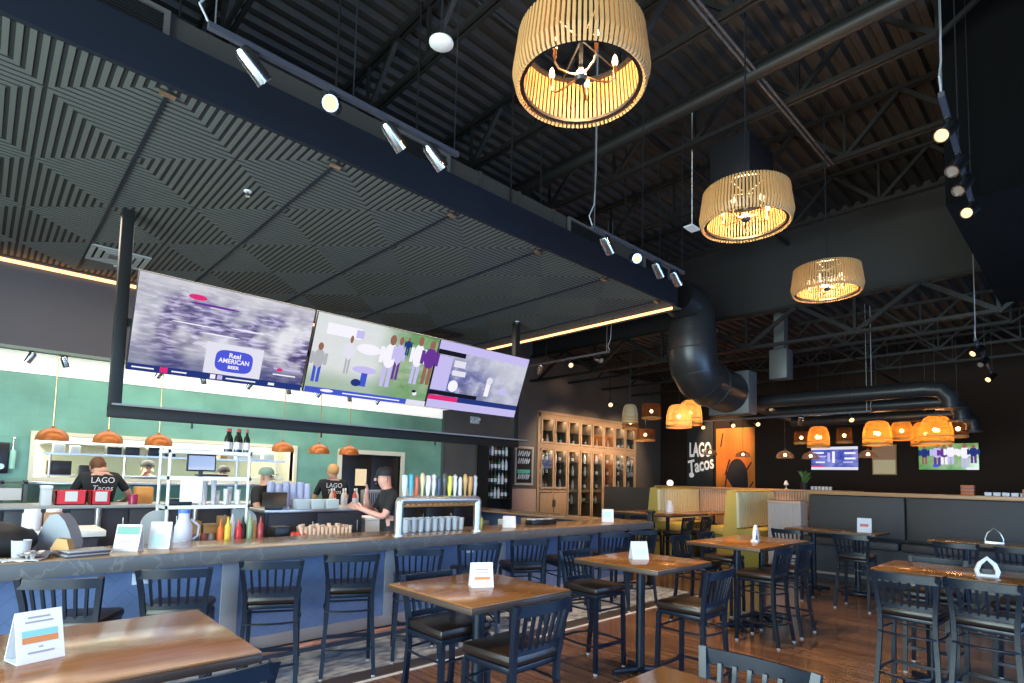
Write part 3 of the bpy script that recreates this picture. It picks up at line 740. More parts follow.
# ------------------------------------------------------------------ clutter at the start of the bar
b = B(); b.ball((.12, 5.62, BZ + .1), 1, 14, sc=(.26, .2, .14))
for v in b.bm.verts: v.co.z = max(BZ + .001, v.co.z + .03 * math.sin(v.co.x * 30) * math.cos(v.co.y * 24))
tag(b.out('black_bag', mat('bag', (.012, .012, .014), .6)), 'slumped black bag heaped on the start of the bar', 'bag')
b = B()
b.prism([(-.12, 0), (.13, 0), (.14, .08), (.11, .17), (.07, .25), (.02, .3), (-.04, .29), (-.08, .22), (-.12, .12)], 'y', -.06, .06); o = b.out('grey_pouch', mat('grey_cloth', (.25, .27, .3), .8), M=Matrix.Translation((.5, 5.62, BZ)) @ Matrix.Rotation(R(-40), 4, 'Z')); tag(o, 'grey cloth pouch standing among the bar clutter', 'pouch')
b = B(); b.prism([(-.09, 0), (.09, 0), (.05, .12), (-.02, .13)], 'y', -.03, .03); o = b.out('kraft_cone', M_kraft, M=Matrix.Translation((.5, 5.4, BZ)) @ Matrix.Rotation(R(-40), 4, 'Z')); tag(o, 'kraft paper cone lying before the grey pouch', 'paper')
b = B(); b.lathe([(0, 0), (.05, 0), (.058, .12), (.06, .125), (.055, .125), (.048, .01), (0, .01)], (.27, 5.42, BZ), 18); tag(b.out('white_tub', M_paper), 'round white tub on the start of the bar', 'tub')
b = B(); b.lathe([(0, 0), (.035, 0), (.045, .17), (.042, .17), (.032, .01), (0, .01)], (.05, 5.3, BZ), 16); tag(b.out('plastic_cup', M_cup), 'tall pale plastic cup at the very start of the bar', 'cup')
for q, (x, y, a, mm, l) in enumerate(((.1, 5.25, 10, M_paper, 'white loose sheet at the very edge of the bar'), (.28, 5.22, -20, M_paper, 'white loose sheet under the kraft paper cone'), (.36, 5.3, 35, mat('foil', (.5, .5, .55), .3, .6), 'crumpled silver foil among the loose sheets'))):
    f = B(); n = 6
    vs = [(-.1 + .2 * i / n, -.07 + .14 * j / n, .002 + (.012 if q < 2 else .05) * abs(math.sin(i * 2.1 + j * 1.7))) for i in range(n + 1) for j in range(n + 1)]
    f._add(vs, [[i * (n + 1) + j, (i + 1) * (n + 1) + j, (i + 1) * (n + 1) + j + 1, i * (n + 1) + j + 1] for i in range(n) for j in range(n)])
    o = f.out('loose_sheet' if q < 2 else 'foil_wrap', mm, M=Matrix.Translation((x, y, BZ)) @ Matrix.Rotation(R(a), 4, 'Z')); sm = o.modifiers.new('thick', 'SOLIDIFY'); sm.thickness = .002; tag(o, l, 'paper' if q < 2 else 'foil')
t = thing('menu_pile', 'stack of dark menus lying on the bar before the tent cards', 'menu', (.62, 5.3, BZ), R(14))
for q in range(4):
    f = B(); f.bx(-.14 + .006 * q, .14 + .004 * q, -.09, .09, .012 * q, .012 * q + .01, .002); f.out('menu', [mat('menu_dark', (.06, .06, .075), .4), mat('menu_grey', (.3, .3, .33), .4)][q % 2], t)

# ------------------------------------------------------------------ equipment behind the bar
def counter(name, label, x0, x1, y0, y1, z, topm, bodym, th=.04):
    t = thing(name, label, 'counter', (0, 0, 0))
    f = B(); f.bx(x0, x1, y0, y1, z - th, z, .005); f.out('top', topm, t)
    f = B(); f.bx(x0 + .03, x1 - .03, y0 + .04, y1 - .03, 0, z - th); f.out('body', bodym, t, smooth=False)
    n = max(1, int((x1 - x0) / .55))
    for q in range(n):
        a = x0 + .05 + (x1 - x0 - .1) * q / n; c = x0 + .05 + (x1 - x0 - .1) * (q + 1) / n
        f = B(); f.bx(a + .01, c - .01, y0 + .022, y0 + .04, .1, z - th - .02, .003); d = f.out('door', bodym, t)
        f = B(); f.tube([(c - .06, y0 + .01, z - .3), (c - .06, y0 + .01, z - .16)], .007, 6); f.out('handle', M_steel, d)
    return t
M_darkcab = mat('dark_cabinet', (.03, .032, .045), .4)
M_grey = mat('grey_top', (.32, .32, .33), .4)
counter('expo_counter', 'grey-topped dark counter below the kitchen window', -.4, 3.3, 8.6, 9.3, 1.28, M_grey, M_darkcab)
for x in (1.12, 2.2):
    b = B(); b.tube([(x, 8.56, 0), (x, 8.56, 1.24)], .035, 12); tag(b.out('steel_post', M_steel), 'bright steel post before the dark kitchen counter, %s' % ('by the red tubs' if x < 2 else 'behind the wire rack'), 'post')
counter('side_counter', 'low white-edged counter behind the bar clutter', -1.6, .98, 6.9, 7.6, 1.12, M_white, M_darkcab, .06)
counter('service_counter', 'stainless service counter behind the bar holding cups and screens', 2.55, 3.9, 7.0, 7.7, 1.28, M_steel, M_darkcab)
counter('underbar', 'low dark underbar shelf behind the bar, below the white rack', -1.5, 3.4, 6.25, 6.62, .98, M_steel, M_darkcab)
counter('underbar', 'low dark underbar shelf past the beer taps', 4.3, 6.9, 6.25, 6.62, .98, M_steel, M_darkcab)
counter('rear_counter', 'dark work counter in front of the kitchen doors', 4.0, 7.2, 8.42, 8.95, 1.22, M_kraft, M_blackp)
# red tubs
for (x, y, w, l) in ((.74, 8.85, .3, 'red plastic bin with white front on the kitchen counter'), (1.03, 8.78, .2, 'red plastic bin beside the cook, papers leaning on it')):
    xx = x + .12
    t = thing('red_bin', l, 'bin', (xx, y, 1.28))
    f = B(); h = .165
    f.bx(-w / 2, w / 2, -.14, .14, 0, .012); f.bx(-w / 2, w / 2, -.14, -.128, 0, h); f.bx(-w / 2, w / 2, .128, .14, 0, h); f.bx(-w / 2, -w / 2 + .012, -.14, .14, 0, h); f.bx(w / 2 - .012, w / 2, -.14, .14, 0, h); f.out('bin', M_red, t, smooth=False)
    f = B(); f.bx(-w / 2 - .01, w / 2 + .01, -.15, -.12, h - .015, h + .01); f.bx(-w / 2 - .01, w / 2 + .01, .12, .15, h - .015, h + .01); f.bx(-w / 2 - .01, -w / 2 + .01, -.15, .15, h - .014, h + .009); f.bx(w / 2 - .01, w / 2 + .01, -.15, .15, h - .014, h + .009); f.out('rim', M_red, t, smooth=False)
    f = B(); f.bx(-.06, .06, -.152, -.142, h - .12, h + .0); f.out('paper_note', M_paper, t, smooth=False)
t = thing('white_binbox', 'white open box beside the red bins', 'box', (.62, 8.75, 1.28)); f = B(); f.bx(-.05, .05, -.12, .12, 0, .22, .01); f.out('box', M_paper, t); f = B(); f.bx(-.055, .055, -.13, .13, .2, .235, .006); f.out('lid', M_white, t)
b = B(); b.lathe([(0, 0), (.05, 0), (.055, .12), (.05, .13), (0, .13)], (1.5, 8.72, 1.28), 16); tag(b.out('jam_jar', mat('jar_red', (.35, .02, .08), .3)), 'dark red jar beside the cook on the kitchen counter', 'jar')
b = B(); b.bx(1.56, 1.76, 8.9, 9.1, 1.28, 1.5, .01); tag(b.out('kraft_box', mat('box_orange', (.6, .26, .06), .6)), 'tall orange-brown box standing right of the cook'.replace(' right of', ' next to'), 'box')
for q, (x, y, l) in enumerate(((.42, 7.2, 'clear plastic tub of jars on the low white counter'), (.58, 7.15, 'brown-filled clear jar on the low white counter'))):
    t = thing('storage_jar', l, 'jar', (x, y, 1.12))
    f = B(); f.lathe([(0, 0), (.07, 0), (.075, .02), (.075, .16), (.06, .18), (0, .18)], n=16); f.out('jar', M_cup if q == 0 else mat('jar_brown', (.3, .16, .09), .3), t)
    f = B(); f.cyl((0, 0, 0), .062, .178, .205, 16); f.out('lid', M_white, t)
# wall-mounted items on the green wall at the start
t = thing('wall_phone', 'black wall phone handset dispenser on the green tiles', 'phone', (.2, 10.795, 1.85))
f = B(); f.bx(-.12, .12, -.1, 0, -.22, .22, .02); f.out('body', M_blackp, t); f = B(); f.cyl((0, 0, 0), .04, 0, .02, 16, M=toward((.04, -.1, -.12), (0, -1, 0))); f.out('dial', M_steel, t)
t = thing('soap_dispenser', 'steel soap dispenser with pale bottle on the green tiles', 'dispenser', (.36, 10.72, 1.9))
f = B(); f.lathe([(0, -.2), (.035, -.2), (.035, .05), (.02, .07), (0, .07)], n=14); f.out('bottle', mat('soap', (.3, .6, .5), .3), t); f = B(); f.tube([(0, 0, .06), (0, 0, .22), (0, -.06, .24)], .014, 8); f.out('pump', M_steel, t)
t = thing('file_rack', 'dark grey rack with papers standing by the green wall', 'rack', (.28, 10.3, 0))
f = B()
for x in (-.02, .22): f.bx(x - .02, x + .02, -.15, .15, 0, 1.55)
for z in (.3, .8, 1.15, 1.5): f.bx(-.22, .24, -.15, .15, z, z + .025)
f.bx(-.24, -.2, -.15, .15, 0, 1.55)
f.out('frame', mat('rack_grey', (.1, .12, .12), .5), t, smooth=False); f = B(); f.bx(-.17, .18, -.17, -.155, 1.28, 1.44); f.out('paper_sheet', M_paper, t, smooth=False)
b = B(); b.bx(.06, .24, 10.2, 10.35, 1.177, 1.47, .01); tag(b.out('red_box', mat('red_box', (.7, .1, .04), .5), M=None), 'red box on a shelf of the grey file rack', 'box')

# wire rack tower in the middle of the bar
t = thing('bar_rack', 'white steel rack with three shelves standing behind the bar', 'rack', (0, 0, 0))
M_rack = mat('rack_white', (.78, .8, .8), .35, .2)
for (x, y) in ((1.4, 6.45), (2.16, 6.45), (1.4, 6.85), (2.16, 6.85)):
    b = B(); b.tube([(x, y, .98), (x, y, 1.97)], .016, 8); b.out('post', M_rack, t)
for z in (1.36, 1.655, 1.925):
    b = B(); b.bx(1.38, 2.18, 6.43, 6.45, z - .015, z + .02); b.bx(1.38, 2.18, 6.85, 6.87, z - .015, z + .02); b.bx(1.38, 1.4, 6.43, 6.87, z - .015, z + .02); b.bx(2.16, 2.18, 6.43, 6.87, z - .015, z + .02)
    for q in range(14): b.bx(1.4, 2.16, 6.46 + q * .029, 6.47 + q * .029, z, z + .008)
    b.out('shelf', M_rack, t, smooth=False)
b = B(); b.bx(1.5, 1.7, 6.418, 6.43, 1.42, 1.67); o = b.out('notice_sheet', mat('notice', (.72, .8, .85), .6), smooth=False); tag(o, 'pale blue notice sheet hanging from the white rack', 'paper')
t = thing('order_screen', 'grey order screen hung in the white rack', 'screen', (1.73, 6.62, 1.81)); f = B(); f.bx(-.14, .14, -.015, .015, -.08, .1, .005); f.out('housing', M_blackp, t); f = B(); f.bx(-.125, .125, -.018, -.015, -.065, .085); f.out('panel', mat('panel_lilac', (.4, .4, .5), .3), t); f = B(); f.bx(-.02, .02, -.0, .02, -.147, -.08); f.out('stand', M_blackp, t)
for q in range(5): bottle('wine_bottle', (1.97 + q * .05 - (q % 2) * .012, 6.6 + (q % 2) * .05, 1.933), [mat('wine_dark', (.015, .02, .014), .15), mat('wine_red', (.45, .03, .03), .4), M_paper], 'dark wine bottle with red cap on top of the white rack, %s in its row' % ORD[q], 'wine bottles on the rack', .92)
# paper cups and tall tumblers on the rack's low shelf
for q in range(7):
    x = 1.72 + q * .062; h = (.2, .26, .3, .16, .18, .2, .17)[q]
    b = B(); b.lathe([(0, 0), (.02, 0), (.027, h), (.024, h), (.018, .01), (0, .01)], (x, 6.55 + (q % 2) * .08, 1.368), 12); tag(b.out('tumbler', M_paper), 'white cup stack on the lowest rack shelf, %s from the notice sheet' % ORD[q], 'cup', 'cup stacks on the rack')
b = B(); b.bx(1.45, 1.66, 6.6, 6.8, 1.366, 1.44, .01); tag(b.out('tray', M_blackp), 'small dark tray on the lowest rack shelf behind the notice', 'tray')
# grey rounded splash panels
for (x0, x1, l, s) in ((1.2, 1.42, 'grey rounded splash panel on the clutter side of the white rack', -1), (2.04, 2.3, 'grey rounded splash panel on the tap side of the white rack', 1)):
    f = B(); pr = [(x0, .985), (x1, .985)]; r_ = .14
    arc = [(math.cos(a * PI / 12), math.sin(a * PI / 12)) for a in range(7)]
    if s > 0: pr += [(x1 - r_ + r_ * c, 1.33 - r_ + r_ * sn) for c, sn in arc] + [(x0, 1.33)]
    else: pr += [(x1, 1.33)] + [(x0 + r_ - r_ * sn, 1.33 - r_ + r_ * c) for c, sn in arc]
    f.prism(pr, 'y', 6.53, 6.56); o = f.out('splash_panel', M_plastic, smooth=False); tag(o, l, 'panel')
# jug, condiments, small bottles in the well
t = thing('water_jug', 'clear jug with blue top and ring handle behind the bar', 'jug', (1.48, 6.1, .0)); 
t.location = (1.53, 6.34, .98); f = B(); f.lathe([(0, 0), (.07, 0), (.085, .05), (.08, .2), (.05, .28), (.05, .33), (.045, .33), (.045, .28), (.07, .2), (.075, .05), (0, .012)], n=18); f.out('body', M_cup, t)
f = B(); f.cyl((0, 0, 0), .055, .33, .37, 16); f.out('lid', mat('blue_lid', (.1, .2, .7), .4), t); f = B(); f.tube([(.07, 0, .06), (.13, 0, .1), (.14, 0, .2), (.06, 0, .27)], .012, 8); f.out('handle', M_cup, t)
cond = [((.75, .16, .02), 'orange'), ((.8, .6, .05), 'yellow'), ((.7, .7, .72), 'white'), ((.65, .02, .03), 'red'), ((.02, .02, .02), 'black'), ((.25, .35, .2), 'green'), ((.6, .35, .1), 'amber'), ((.4, .05, .05), 'maroon')]
for q, (c, n) in enumerate(cond):
    t = thing('squeeze_bottle', '%s squeeze bottle in the bar well below the white rack' % n, 'bottle', (1.88 + q * .055, 6.36 - .05 * (q % 2), .98), group='squeeze bottles in the bar well')
    h = .16 + .03 * (q % 3)
    f = B(); f.lathe([(0, 0), (.03, 0), (.032, .02), (.032, h), (.02, h + .02), (0, h + .02)], n=12); f.out('body', mat('sq_' + n, c, .35), t)
    f = B(); f.lathe([(.018, h + .02), (.006, h + .09), (0, h + .09)], n=10); f.out('nozzle', mat('sq_' + n, c, .35), t)
for q in range(8):
    b = B(); b.lathe([(0, 0), (.03, 0), (.03, .07), (.024, .09), (.024, .1), (0, .1)], (1.62 + q * .036, 6.52 + .04 * (q % 2), .98), 10)
    tag(b.out('spice_jar', mat('spice%d' % (q % 3), ((.5, .5, .5), (.4, .1, .06), (.15, .15, .15))[q % 3], .35)), 'small spice jar in the bar well, %s from the water jug' % ORD[q], 'jar', 'spice jars in the bar well')
for q, (x, y, w_, h) in enumerate(((1.72, 6.75, .12, .2), (1.88, 6.76, .16, .16), (2.02, 6.75, .1, .24))):
    b = B(); b.bx(x - w_ / 2, x + w_ / 2, 6.66, 6.84, 1.0, 1.0 + h, .006); b.bx(x - w_ / 2 + .01, x + w_ / 2 - .01, 6.68, 6.82, 0, 1.0); tag(b.out('kraft_carton', M_kraft), 'kraft carton standing behind the squeeze bottles, %s from the water jug' % ORD[q], 'carton', 'kraft cartons under the rack')
# rows of plastic cups under the counter edge
for r_ in range(3):
    for q in range(13):
        x, y = 2.72 + q * .05 + .02 * r_, 6.31 + .09 * r_
        h = .12 + .05 * random.random()
        b = B(); b.lathe([(0, 0), (.019, 0), (.024, h), (.022, h), (.017, .008), (0, .008)], (x, y, .98), 12)
        tag(b.out('amber_tumbler', M_peach), 'peach plastic tumbler in the rows under the service counter', 'tumbler', 'peach tumblers behind the bar')
b = B(); b.bx(2.42, 2.6, 6.3, 6.5, .98, 1.14, .02); tag(b.out('dark_caddy', M_blackp), 'dark bar caddy next to the peach tumblers', 'caddy')
for q in range(3):
    b = B(); b.ball((2.63 + .06 * q, 6.33, 1.03), .045, 12); tag(b.out('red_fruit', mat('fruit', (.7, .06, .04), .35)), 'red fruit lying beside the peach tumblers', 'fruit', 'red fruit behind the bar')
# tall stacks of blue-ish cups, pos and boxes on the service counter
for q in range(6):
    t = thing('cup_stack', 'tall stack of clear blue cups on the service counter, %s from the white rack' % ORD[q], 'cups', (2.72 + q * .095, 7.3, 1.28), group='cup stacks on the service counter')
    h = .34 - .02 * (q % 2)
    f = B(); f.lathe([(0, 0), (.032, 0), (.045, .03)] + [x for k in range(9) for x in ((.043, .03 + (h - .03) * k / 9), (.047, .03 + (h - .03) * (k + .9) / 9))] + [(0, h)], n=14); f.out('cups', mat('blue_cup', (.58, .62, .85), .25), t)
t = thing('pos_terminal', 'dark till terminal on the front of the service counter', 'till', (2.68, 7.05, 1.28), R(-25)); f = B(); f.bx(-.14, .14, -.02, .02, .04, .22, .01, M=Matrix.Rotation(R(-20), 4, 'X')); f.out('screen', M_blackp, t); f = B(); f.bx(-.1, .1, -.08, .1, 0, .05, .01); f.out('base', M_blackp, t)
for q in range(3):
    b = B(); b.bx(2.95 + q * .2, 3.12 + q * .2, 7.02, 7.16, 1.28, 1.4, .006); tag(b.out('paper_box', mat('pale_box', (.6, .72, .78), .6)), 'pale blue paper box on the service counter, %s from the till' % ORD[q], 'box', 'pale boxes on the service counter')
for q in range(8):
    x = 4.1 + q * .1
    bottle('sauce_bottle', (x, 8.45 + .12 * (q % 2), 1.22), [mat('sauce%d' % (q % 3), ((.75, .5, .35), (.6, .08, .05), (.7, .66, .6))[q % 3], .35), M_white, M_paper], '%s bottle on the work counter, %s from the green corner' % (('tan', 'red', 'cream')[q % 3], ORD[q]), 'bottles on the work counter', .95)
t = thing('grey_till', 'grey till with ribbed side on the work counter', 'till', (4.9, 8.5, 1.22)); f = B(); f.bx(-.2, .2, -.12, .14, 0, .26, .02); f.out('housing', mat('till_grey', (.22, .23, .25), .5), t); f = B(); [f.bx(-.18 + .04 * k, -.165 + .04 * k, -.125, -.12, .04, .22) for k in range(10)]; f.out('grille', M_blackp, t, smooth=False)
b = B(); b.bx(3.95, 4.5, 7.1, 7.5, 1.1, 1.14, .01); b.bx(3.98, 4.47, 7.13, 7.47, 0, 1.1); tag(b.out('cutting_counter', M_white), 'pale cutting board block beside the service counter', 'board')
for q in range(5):
    t = thing('cone_bag', 'pale pointed bag on the work counter, %s from the till' % ORD[q], 'bag', (5.45 + q * .1, 8.5, 1.22), group='pointed bags on the work counter')
    f = B(); f.lathe([(0, 0), (.05, 0), (.055, .04), (.012, .3), (0, .31)], n=8); f.out('bag', mat('bag_pale', (.55, .4, .3), .6), t)

# kitchen pass-through frame, counter ledge and kitchen behind
M_frame = mat('window_frame', (.75, .7, .55), .45)
b = B(); w = .06
for (x0, x1, z0, z1) in ((KX0 - w, KX0, KZ0 - w, KZ1 + w), (KX1, KX1 + w, KZ0 - w, KZ1 + w), (KX0, KX1, KZ1, KZ1 + w), (KX0, KX1, KZ0 - w, KZ0)): b.bx(x0, x1, YB - .05, YB + .16, z0, z1)
struct(b.out('window_9', M_frame, smooth=False))
b = B(); b.bx(KX0 - .05, KX1 + .05, YB - .2, YB + .2, KZ0 - .1, KZ0 - .06, .004); struct(b.out('trim_6', M_steel))
M_kit = mat('kitchen_wall', (.62, .6, .5), .5)
b = B(); b.bx(-.6, 5.2, 13.6, 13.7, 0, 3.1); b.bx(-.7, -.6, 10.95, 13.7, 0, 3.1); b.bx(5.2, 5.3, 10.95, 13.7, 0, 3.1); struct(b.out('wall_kitchen', M_kit, smooth=False))
b = B(); b.bx(-.7, 5.3, 10.95, 13.7, 3.1, 3.2); struct(b.out('ceiling_kitchen', M_white, smooth=False))
b = B(); b.bx(-.7, 8, 10.8, 13.7, -.1, 0); struct(b.out('floor_kitchen', M_grey, smooth=False))
# shelves of the pass
t = thing('pass_shelf', 'steel pass shelf with posts inside the kitchen window', 'shelf', (0, 0, 0))
b = B(); b.bx(.7, 4.35, 11.0, 11.35, 1.93, 1.96); b.out('board', M_steel, t, smooth=False)
b = B(); b.bx(.7, 4.35, 11.0, 11.35, 1.6, 1.62); b.out('board', M_steel, t, smooth=False)
for x in (.8, 1.75, 2.9, 4.2):
    b = B(); b.tube([(x, 11.05, 0), (x, 11.05, 1.95)], .018, 8); b.out('post', M_steel, t)
pk = [(.9, .14, .14, M_paper, 'white carton'), (1.1, .12, .12, M_paper, 'white square carton'), (1.6, .2, .13, M_blackp, 'black tray stack'), (1.85, .2, .14, M_blackp, 'tall black tray stack'), (2.15, .16, .15, M_blackp, 'black pan'), (2.4, .16, .14, M_blackp, 'wide black pan'), (2.95, .3, .06, M_blackp, 'flat black sheet pan'), (3.25, .12, .1, M_kraft, 'kraft box'), (3.7, .4, .12, M_white, 'long white tray'), (4.05, .2, .14, M_white, 'white tub')]
for q, (x, w_, h, mm, n) in enumerate(pk):
    b = B(); b.bx(x - w_ / 2, x + w_ / 2, 11.05, 11.3, 1.96, 1.96 + h, .008); tag(b.out('pass_container', mm), '%s on the upper shelf in the kitchen window, %s along' % (n, ORD[q]), 'container')
for q, (x, w_, h, n) in enumerate(((.92, .3, .22, 'dark bin'), (1.28, .24, .16, 'low dark bin'), (3.1, .5, .06, 'long flat dark pan'))):
    b = B(); b.bx(x - w_ / 2, x + w_ / 2, 11.09, 11.3, 1.621, 1.62 + h, .01); tag(b.out('pass_bin', M_blackp), '%s on the lower shelf in the kitchen window' % n, 'bin')
b = B(); b.bx(1.0, 4.4, 12.9, 13.55, 0, .95); b.bx(1.0, 4.4, 12.85, 13.58, .95, .99); tag(b.out('kitchen_range', M_steel, smooth=False), 'long stainless cooking line at the back of the kitchen', 'stove')
b = B(); b.prism([(12.4, 2.3), (12.4, 2.15), (13.6, 2.15), (13.6, 2.9), (12.8, 2.9)], 'x', .8, 4.6); tag(b.out('kitchen_hood', M_steel, smooth=False), 'stainless extractor hood over the kitchen range', 'hood')

# kitchen doors
t = thing('kitchen_door', 'black double kitchen door in a white frame', 'door', (0, 0, 0))
b = B(); w = .09
b.bx(DX0 - w, DX0, YB - .04, YB + .15, 0, DZ + w); b.bx(DX1, DX1 + w, YB - .04, YB + .15, 0, DZ + w); b.bx(DX0, DX1, YB - .04, YB + .15, DZ, DZ + w); b.out('frame', M_frame, t, smooth=False)
xm = (DX0 + DX1) / 2
for (a, c, s) in ((DX0 + .005, xm - .006, 1), (xm + .006, DX1 - .005, -1)):
    b = B(); b.bx(a, c, YB + .03, YB + .075, .01, DZ - .005, .004); l = b.out('leaf', M_blackp, t)
    b = B(); cx = (a + c) / 2 + .12 * s; b.bx(cx - .13, cx + .13, YB + .024, YB + .032, 1.5, 1.85, .004); b.out('window', emis('door_window', (1, .8, .5), .9) if s > 0 else M_blackp, l)
    b = B(); b.bx(a + .02, c - .02, YB + .026, YB + .031, .1, .4); b.out('kick_plate', M_steel, l)
# rounded white corner guard
b = B(); b.bx(7.93, 7.99, YB - .04, YB, 0, 3.3); struct(b.out('trim_7', mat('corner_trim', (.1, .12, .1), .5), smooth=False))

# copper dome pendants over the kitchen counter
pend = None
for q, x in enumerate((.72, 1.34, 1.97, 3.84, 4.5, 5.09)):
    l = 'copper dome pendant before the green wall, %s from the clutter end' % ORD[q]
    if pend is None:
        t = pend = thing('dome_pendant', l, 'lamp', (x, 9.85, 2.1), group='copper dome pendants')
        f = B(); f.lathe([(.185, 0), (.18, .05), (.158, .1), (.115, .14), (.05, .165), (.02, .17), (.014, .2), (0, .2), (0, .165), (.05, .158), (.11, .132), (.15, .095), (.173, .048), (.178, 0)], n=24); f.out('shade', M_copper, t)
        f = B(); f.tube([(0, 0, .19), (0, 0, 1.2)], .008, 8); f.out('stem', M_brass, t)
        f = B(); f.cyl((0, 0, 0), .06, 1.17, 1.2, 16); f.out('canopy', M_brass, t)
        f = B(); f.ball((0, 0, .06), .04, 10); f.out('bulb', M_bulbs, t)
    else: dup(pend, (x, 9.85, 2.1), 0, l)
# small can spots on the bulkhead edge
canm = [M_chrome, M_bulbs]
def can(loc, d, label, group, lit, L=.17, r=.048, stem=.09):
    t = thing('track_spotlight', label, 'spotlight', loc, group=group)
    f = B(); f.tube([(0, 0, 0), (0, 0, -stem)], .012, 8); f.bx(-.03, .03, -.015, .015, -.012, .004, .002); f.out('yoke', M_black, t)
    A = toward((0, 0, -stem - .02), d)
    f = B(); f.lathe([(0, -L * .5), (r * .8, -L * .5), (r, -L * .38), (r, L * .5), (r * .86, L * .5), (r * .82, L * .3), (0, L * .3)], n=18, M=A); f.out('housing', M_chrome, t)
    f = B(); f.lathe([(0, L * .42), (r * .82, L * .42), (r * .82, L * .44), (0, L * .46)], n=16, M=A); f.out('lens', M_lens if lit else M_lensd, t)
    return t
for q, x in enumerate((.42, .78, 1.9, 2.5, 3.2, 3.85, 4.4, 5.0, 5.6)):
    can((x, 9.75, 3.26), (.3 if q % 2 else -.4, .3, -.8), 'small can spotlight under the bulkhead edge, %s from the clutter end' % ORD[q], 'can spots under the bulkhead', q in (1, 5, 6, 8), .15, .045, .06)
# ------------------------------------------------------------------ TV frame and screens over the bar
t = thing('tv_frame', 'black hanging steel frame carrying the three bar screens', 'frame', (0, 0, 0))
for x in (.98, 6.65):
    b = B(); b.bx(x - .055, x + .055, 6.92, 7.02, 2.32, SZ + .02, .006); b.out('post', M_steelb, t)
b = B(); b.bx(.925, 6.705, 6.9, 7.02, 2.26, 2.38, .008); b.out('beam', M_steelb, t)
b = B(); b.bx(.95, 6.9, 6.86, 7.04, 2.38, 2.4); b.out('cap_strip', mat('strip_grey', (.25, .24, .25), .5), t, smooth=False)
b = B(); b.bx(1.0, 6.65, 6.93, 7.0, 3.22, 3.3); b.out('rail', M_steelb, t, smooth=False)
for x in (1.7, 3.2, 5.0):
    b = B(); b.tube([(x, 6.96, 2.27), (x, 6.96, 2.2)], .012, 8); b.out('hook', M_black, t)
def E(k, c, s=1.0): return emis('px_' + k, c, s)
PX = dict(white=E('white', (.9, .88, 1), 1.0), lav=E('lav', (.55, .5, .85)), blue=E('blue', (.06, .1, .6)), navy=E('navy', (.02, .04, .2)), green=E('green', (.16, .4, .12)), dgreen=E('dgreen', (.08, .25, .1)), purple=E('purple', (.14, .04, .3)), red=E('red', (.75, .03, .18)), black=E('black', (.01, .01, .02)), grey=E('grey', (.45, .45, .5)), tan=E('tan', (.3, .13, .1)), pale=E('pale', (.75, .74, .85)))
def quadm(b, u0, u1, v0, v1, W, H, y, sk=0.0):
    b.poly([((u0 - .5) * W, y, (v0 - .5) * H), ((u1 - .5) * W, y, (v0 - .5) * H), ((u1 + sk - .5) * W, y, (v1 - .5) * H), ((u0 + sk - .5) * W, y, (v1 - .5) * H)])
def oval(b, u, v, ru, rv, W, H, y, n=14): b.poly([((u - .5 + ru * math.cos(2 * PI * k / n)) * W, y, (v - .5 + rv * math.sin(2 * PI * k / n)) * H) for k in range(n)])
def screen(name, label, M, W, H, base, pics, bez=.018, depth=.05):
    t = thing(name, label, 'screen', M=M)
    f = B(); f.bx(-W / 2, W / 2, 0, depth, -H / 2, H / 2, .006)
    f.out('housing', M_blackp, t)
    f = B(); iw, ih = W / 2 - bez * .4, H / 2 - bez * .4
    f.poly([(-iw, -.002, -ih), (iw, -.002, -ih), (iw, -.002, ih), (-iw, -.002, ih)]); f.out('display', base, t, smooth=False)
    keys = []
    f = B(); q = 0
    for p in pics:
        k = p[0]
        if k not in keys: keys.append(k)
        f.mi = keys.index(k); q += 1; y = -.0026 - .0004 * q
        if p[1] == 'r': quadm(f, *p[2:6], 2 * iw, 2 * ih, y, p[6] if len(p) > 6 else 0)
        else: oval(f, *p[2:6], 2 * iw, 2 * ih, y)
    if pics: f.out('picture', [PX[k] for k in keys], t, smooth=False)
    return t, -.0026 - .0004 * (q + 2)
def player(u, v, s, top, legs, skin='tan', w=1.0):
    """a small footballer on a display: u centre, v feet, s height"""
    a = s * .56 * w
    return [(legs, 'r', u - .11 * a, u - .02 * a, v, v + .42 * s), (legs, 'r', u + .02 * a, u + .11 * a, v, v + .42 * s), (top, 'o', u, v + .6 * s, .16 * a, .24 * s), (top, 'r', u - .24 * a, u - .15 * a, v + .45 * s, v + .75 * s), (top, 'r', u + .15 * a, u + .24 * a, v + .45 * s, v + .75 * s), (skin, 'o', u, v + .9 * s, .075 * a, .1 * s)]
TW, TH = 1.82, 1.02
def tvM(x): return Matrix.Translation((x, 6.7, 3.235)) @ Matrix.Rotation(R(20.5), 4, 'X')
sm1 = screenmat('screen_crowd', (.05, .04, .16), (.24, .2, .36), (.66, .6, .86), (6, 1, 26), .9, wash=.85, grad=((2, -.12, -.4, (.05, .06, .2, .75)), (2, .25, .5, (.7, .69, .72, .75)), (0, -.55, -.8, (.6, .62, .66, .35))))
pics = [('red', 'o', .3, .86, .05, .03), ('purple', 'o', .4, .8, .14, .012), ('white', 'o', .3, .57, .12, .007), ('white', 'o', .45, .5, .12, .007), ('white', 'o', .6, .6, .1, .008), ('lav', 'r', .8, .98, .22, .24), ('white', 'r', .8, .95, .15, .165), ('red', 'o', .84, .22, .02, .02), ('navy', 'r', 0, 1, 0, .07), ('red', 'r', .16, .2, .005, .065), ('white', 'r', .02, .13, .025, .04), ('white', 'r', .22, .3, .025, .04), ('white', 'r', .43, .46, .01, .06), ('lav', 'r', .47, .5, .01, .06), ('white', 'r', .52, .7, .025, .04), ('white', 'r', .78, .82, .02, .05), ('pale', 'r', .385, .72, .07, .42)]
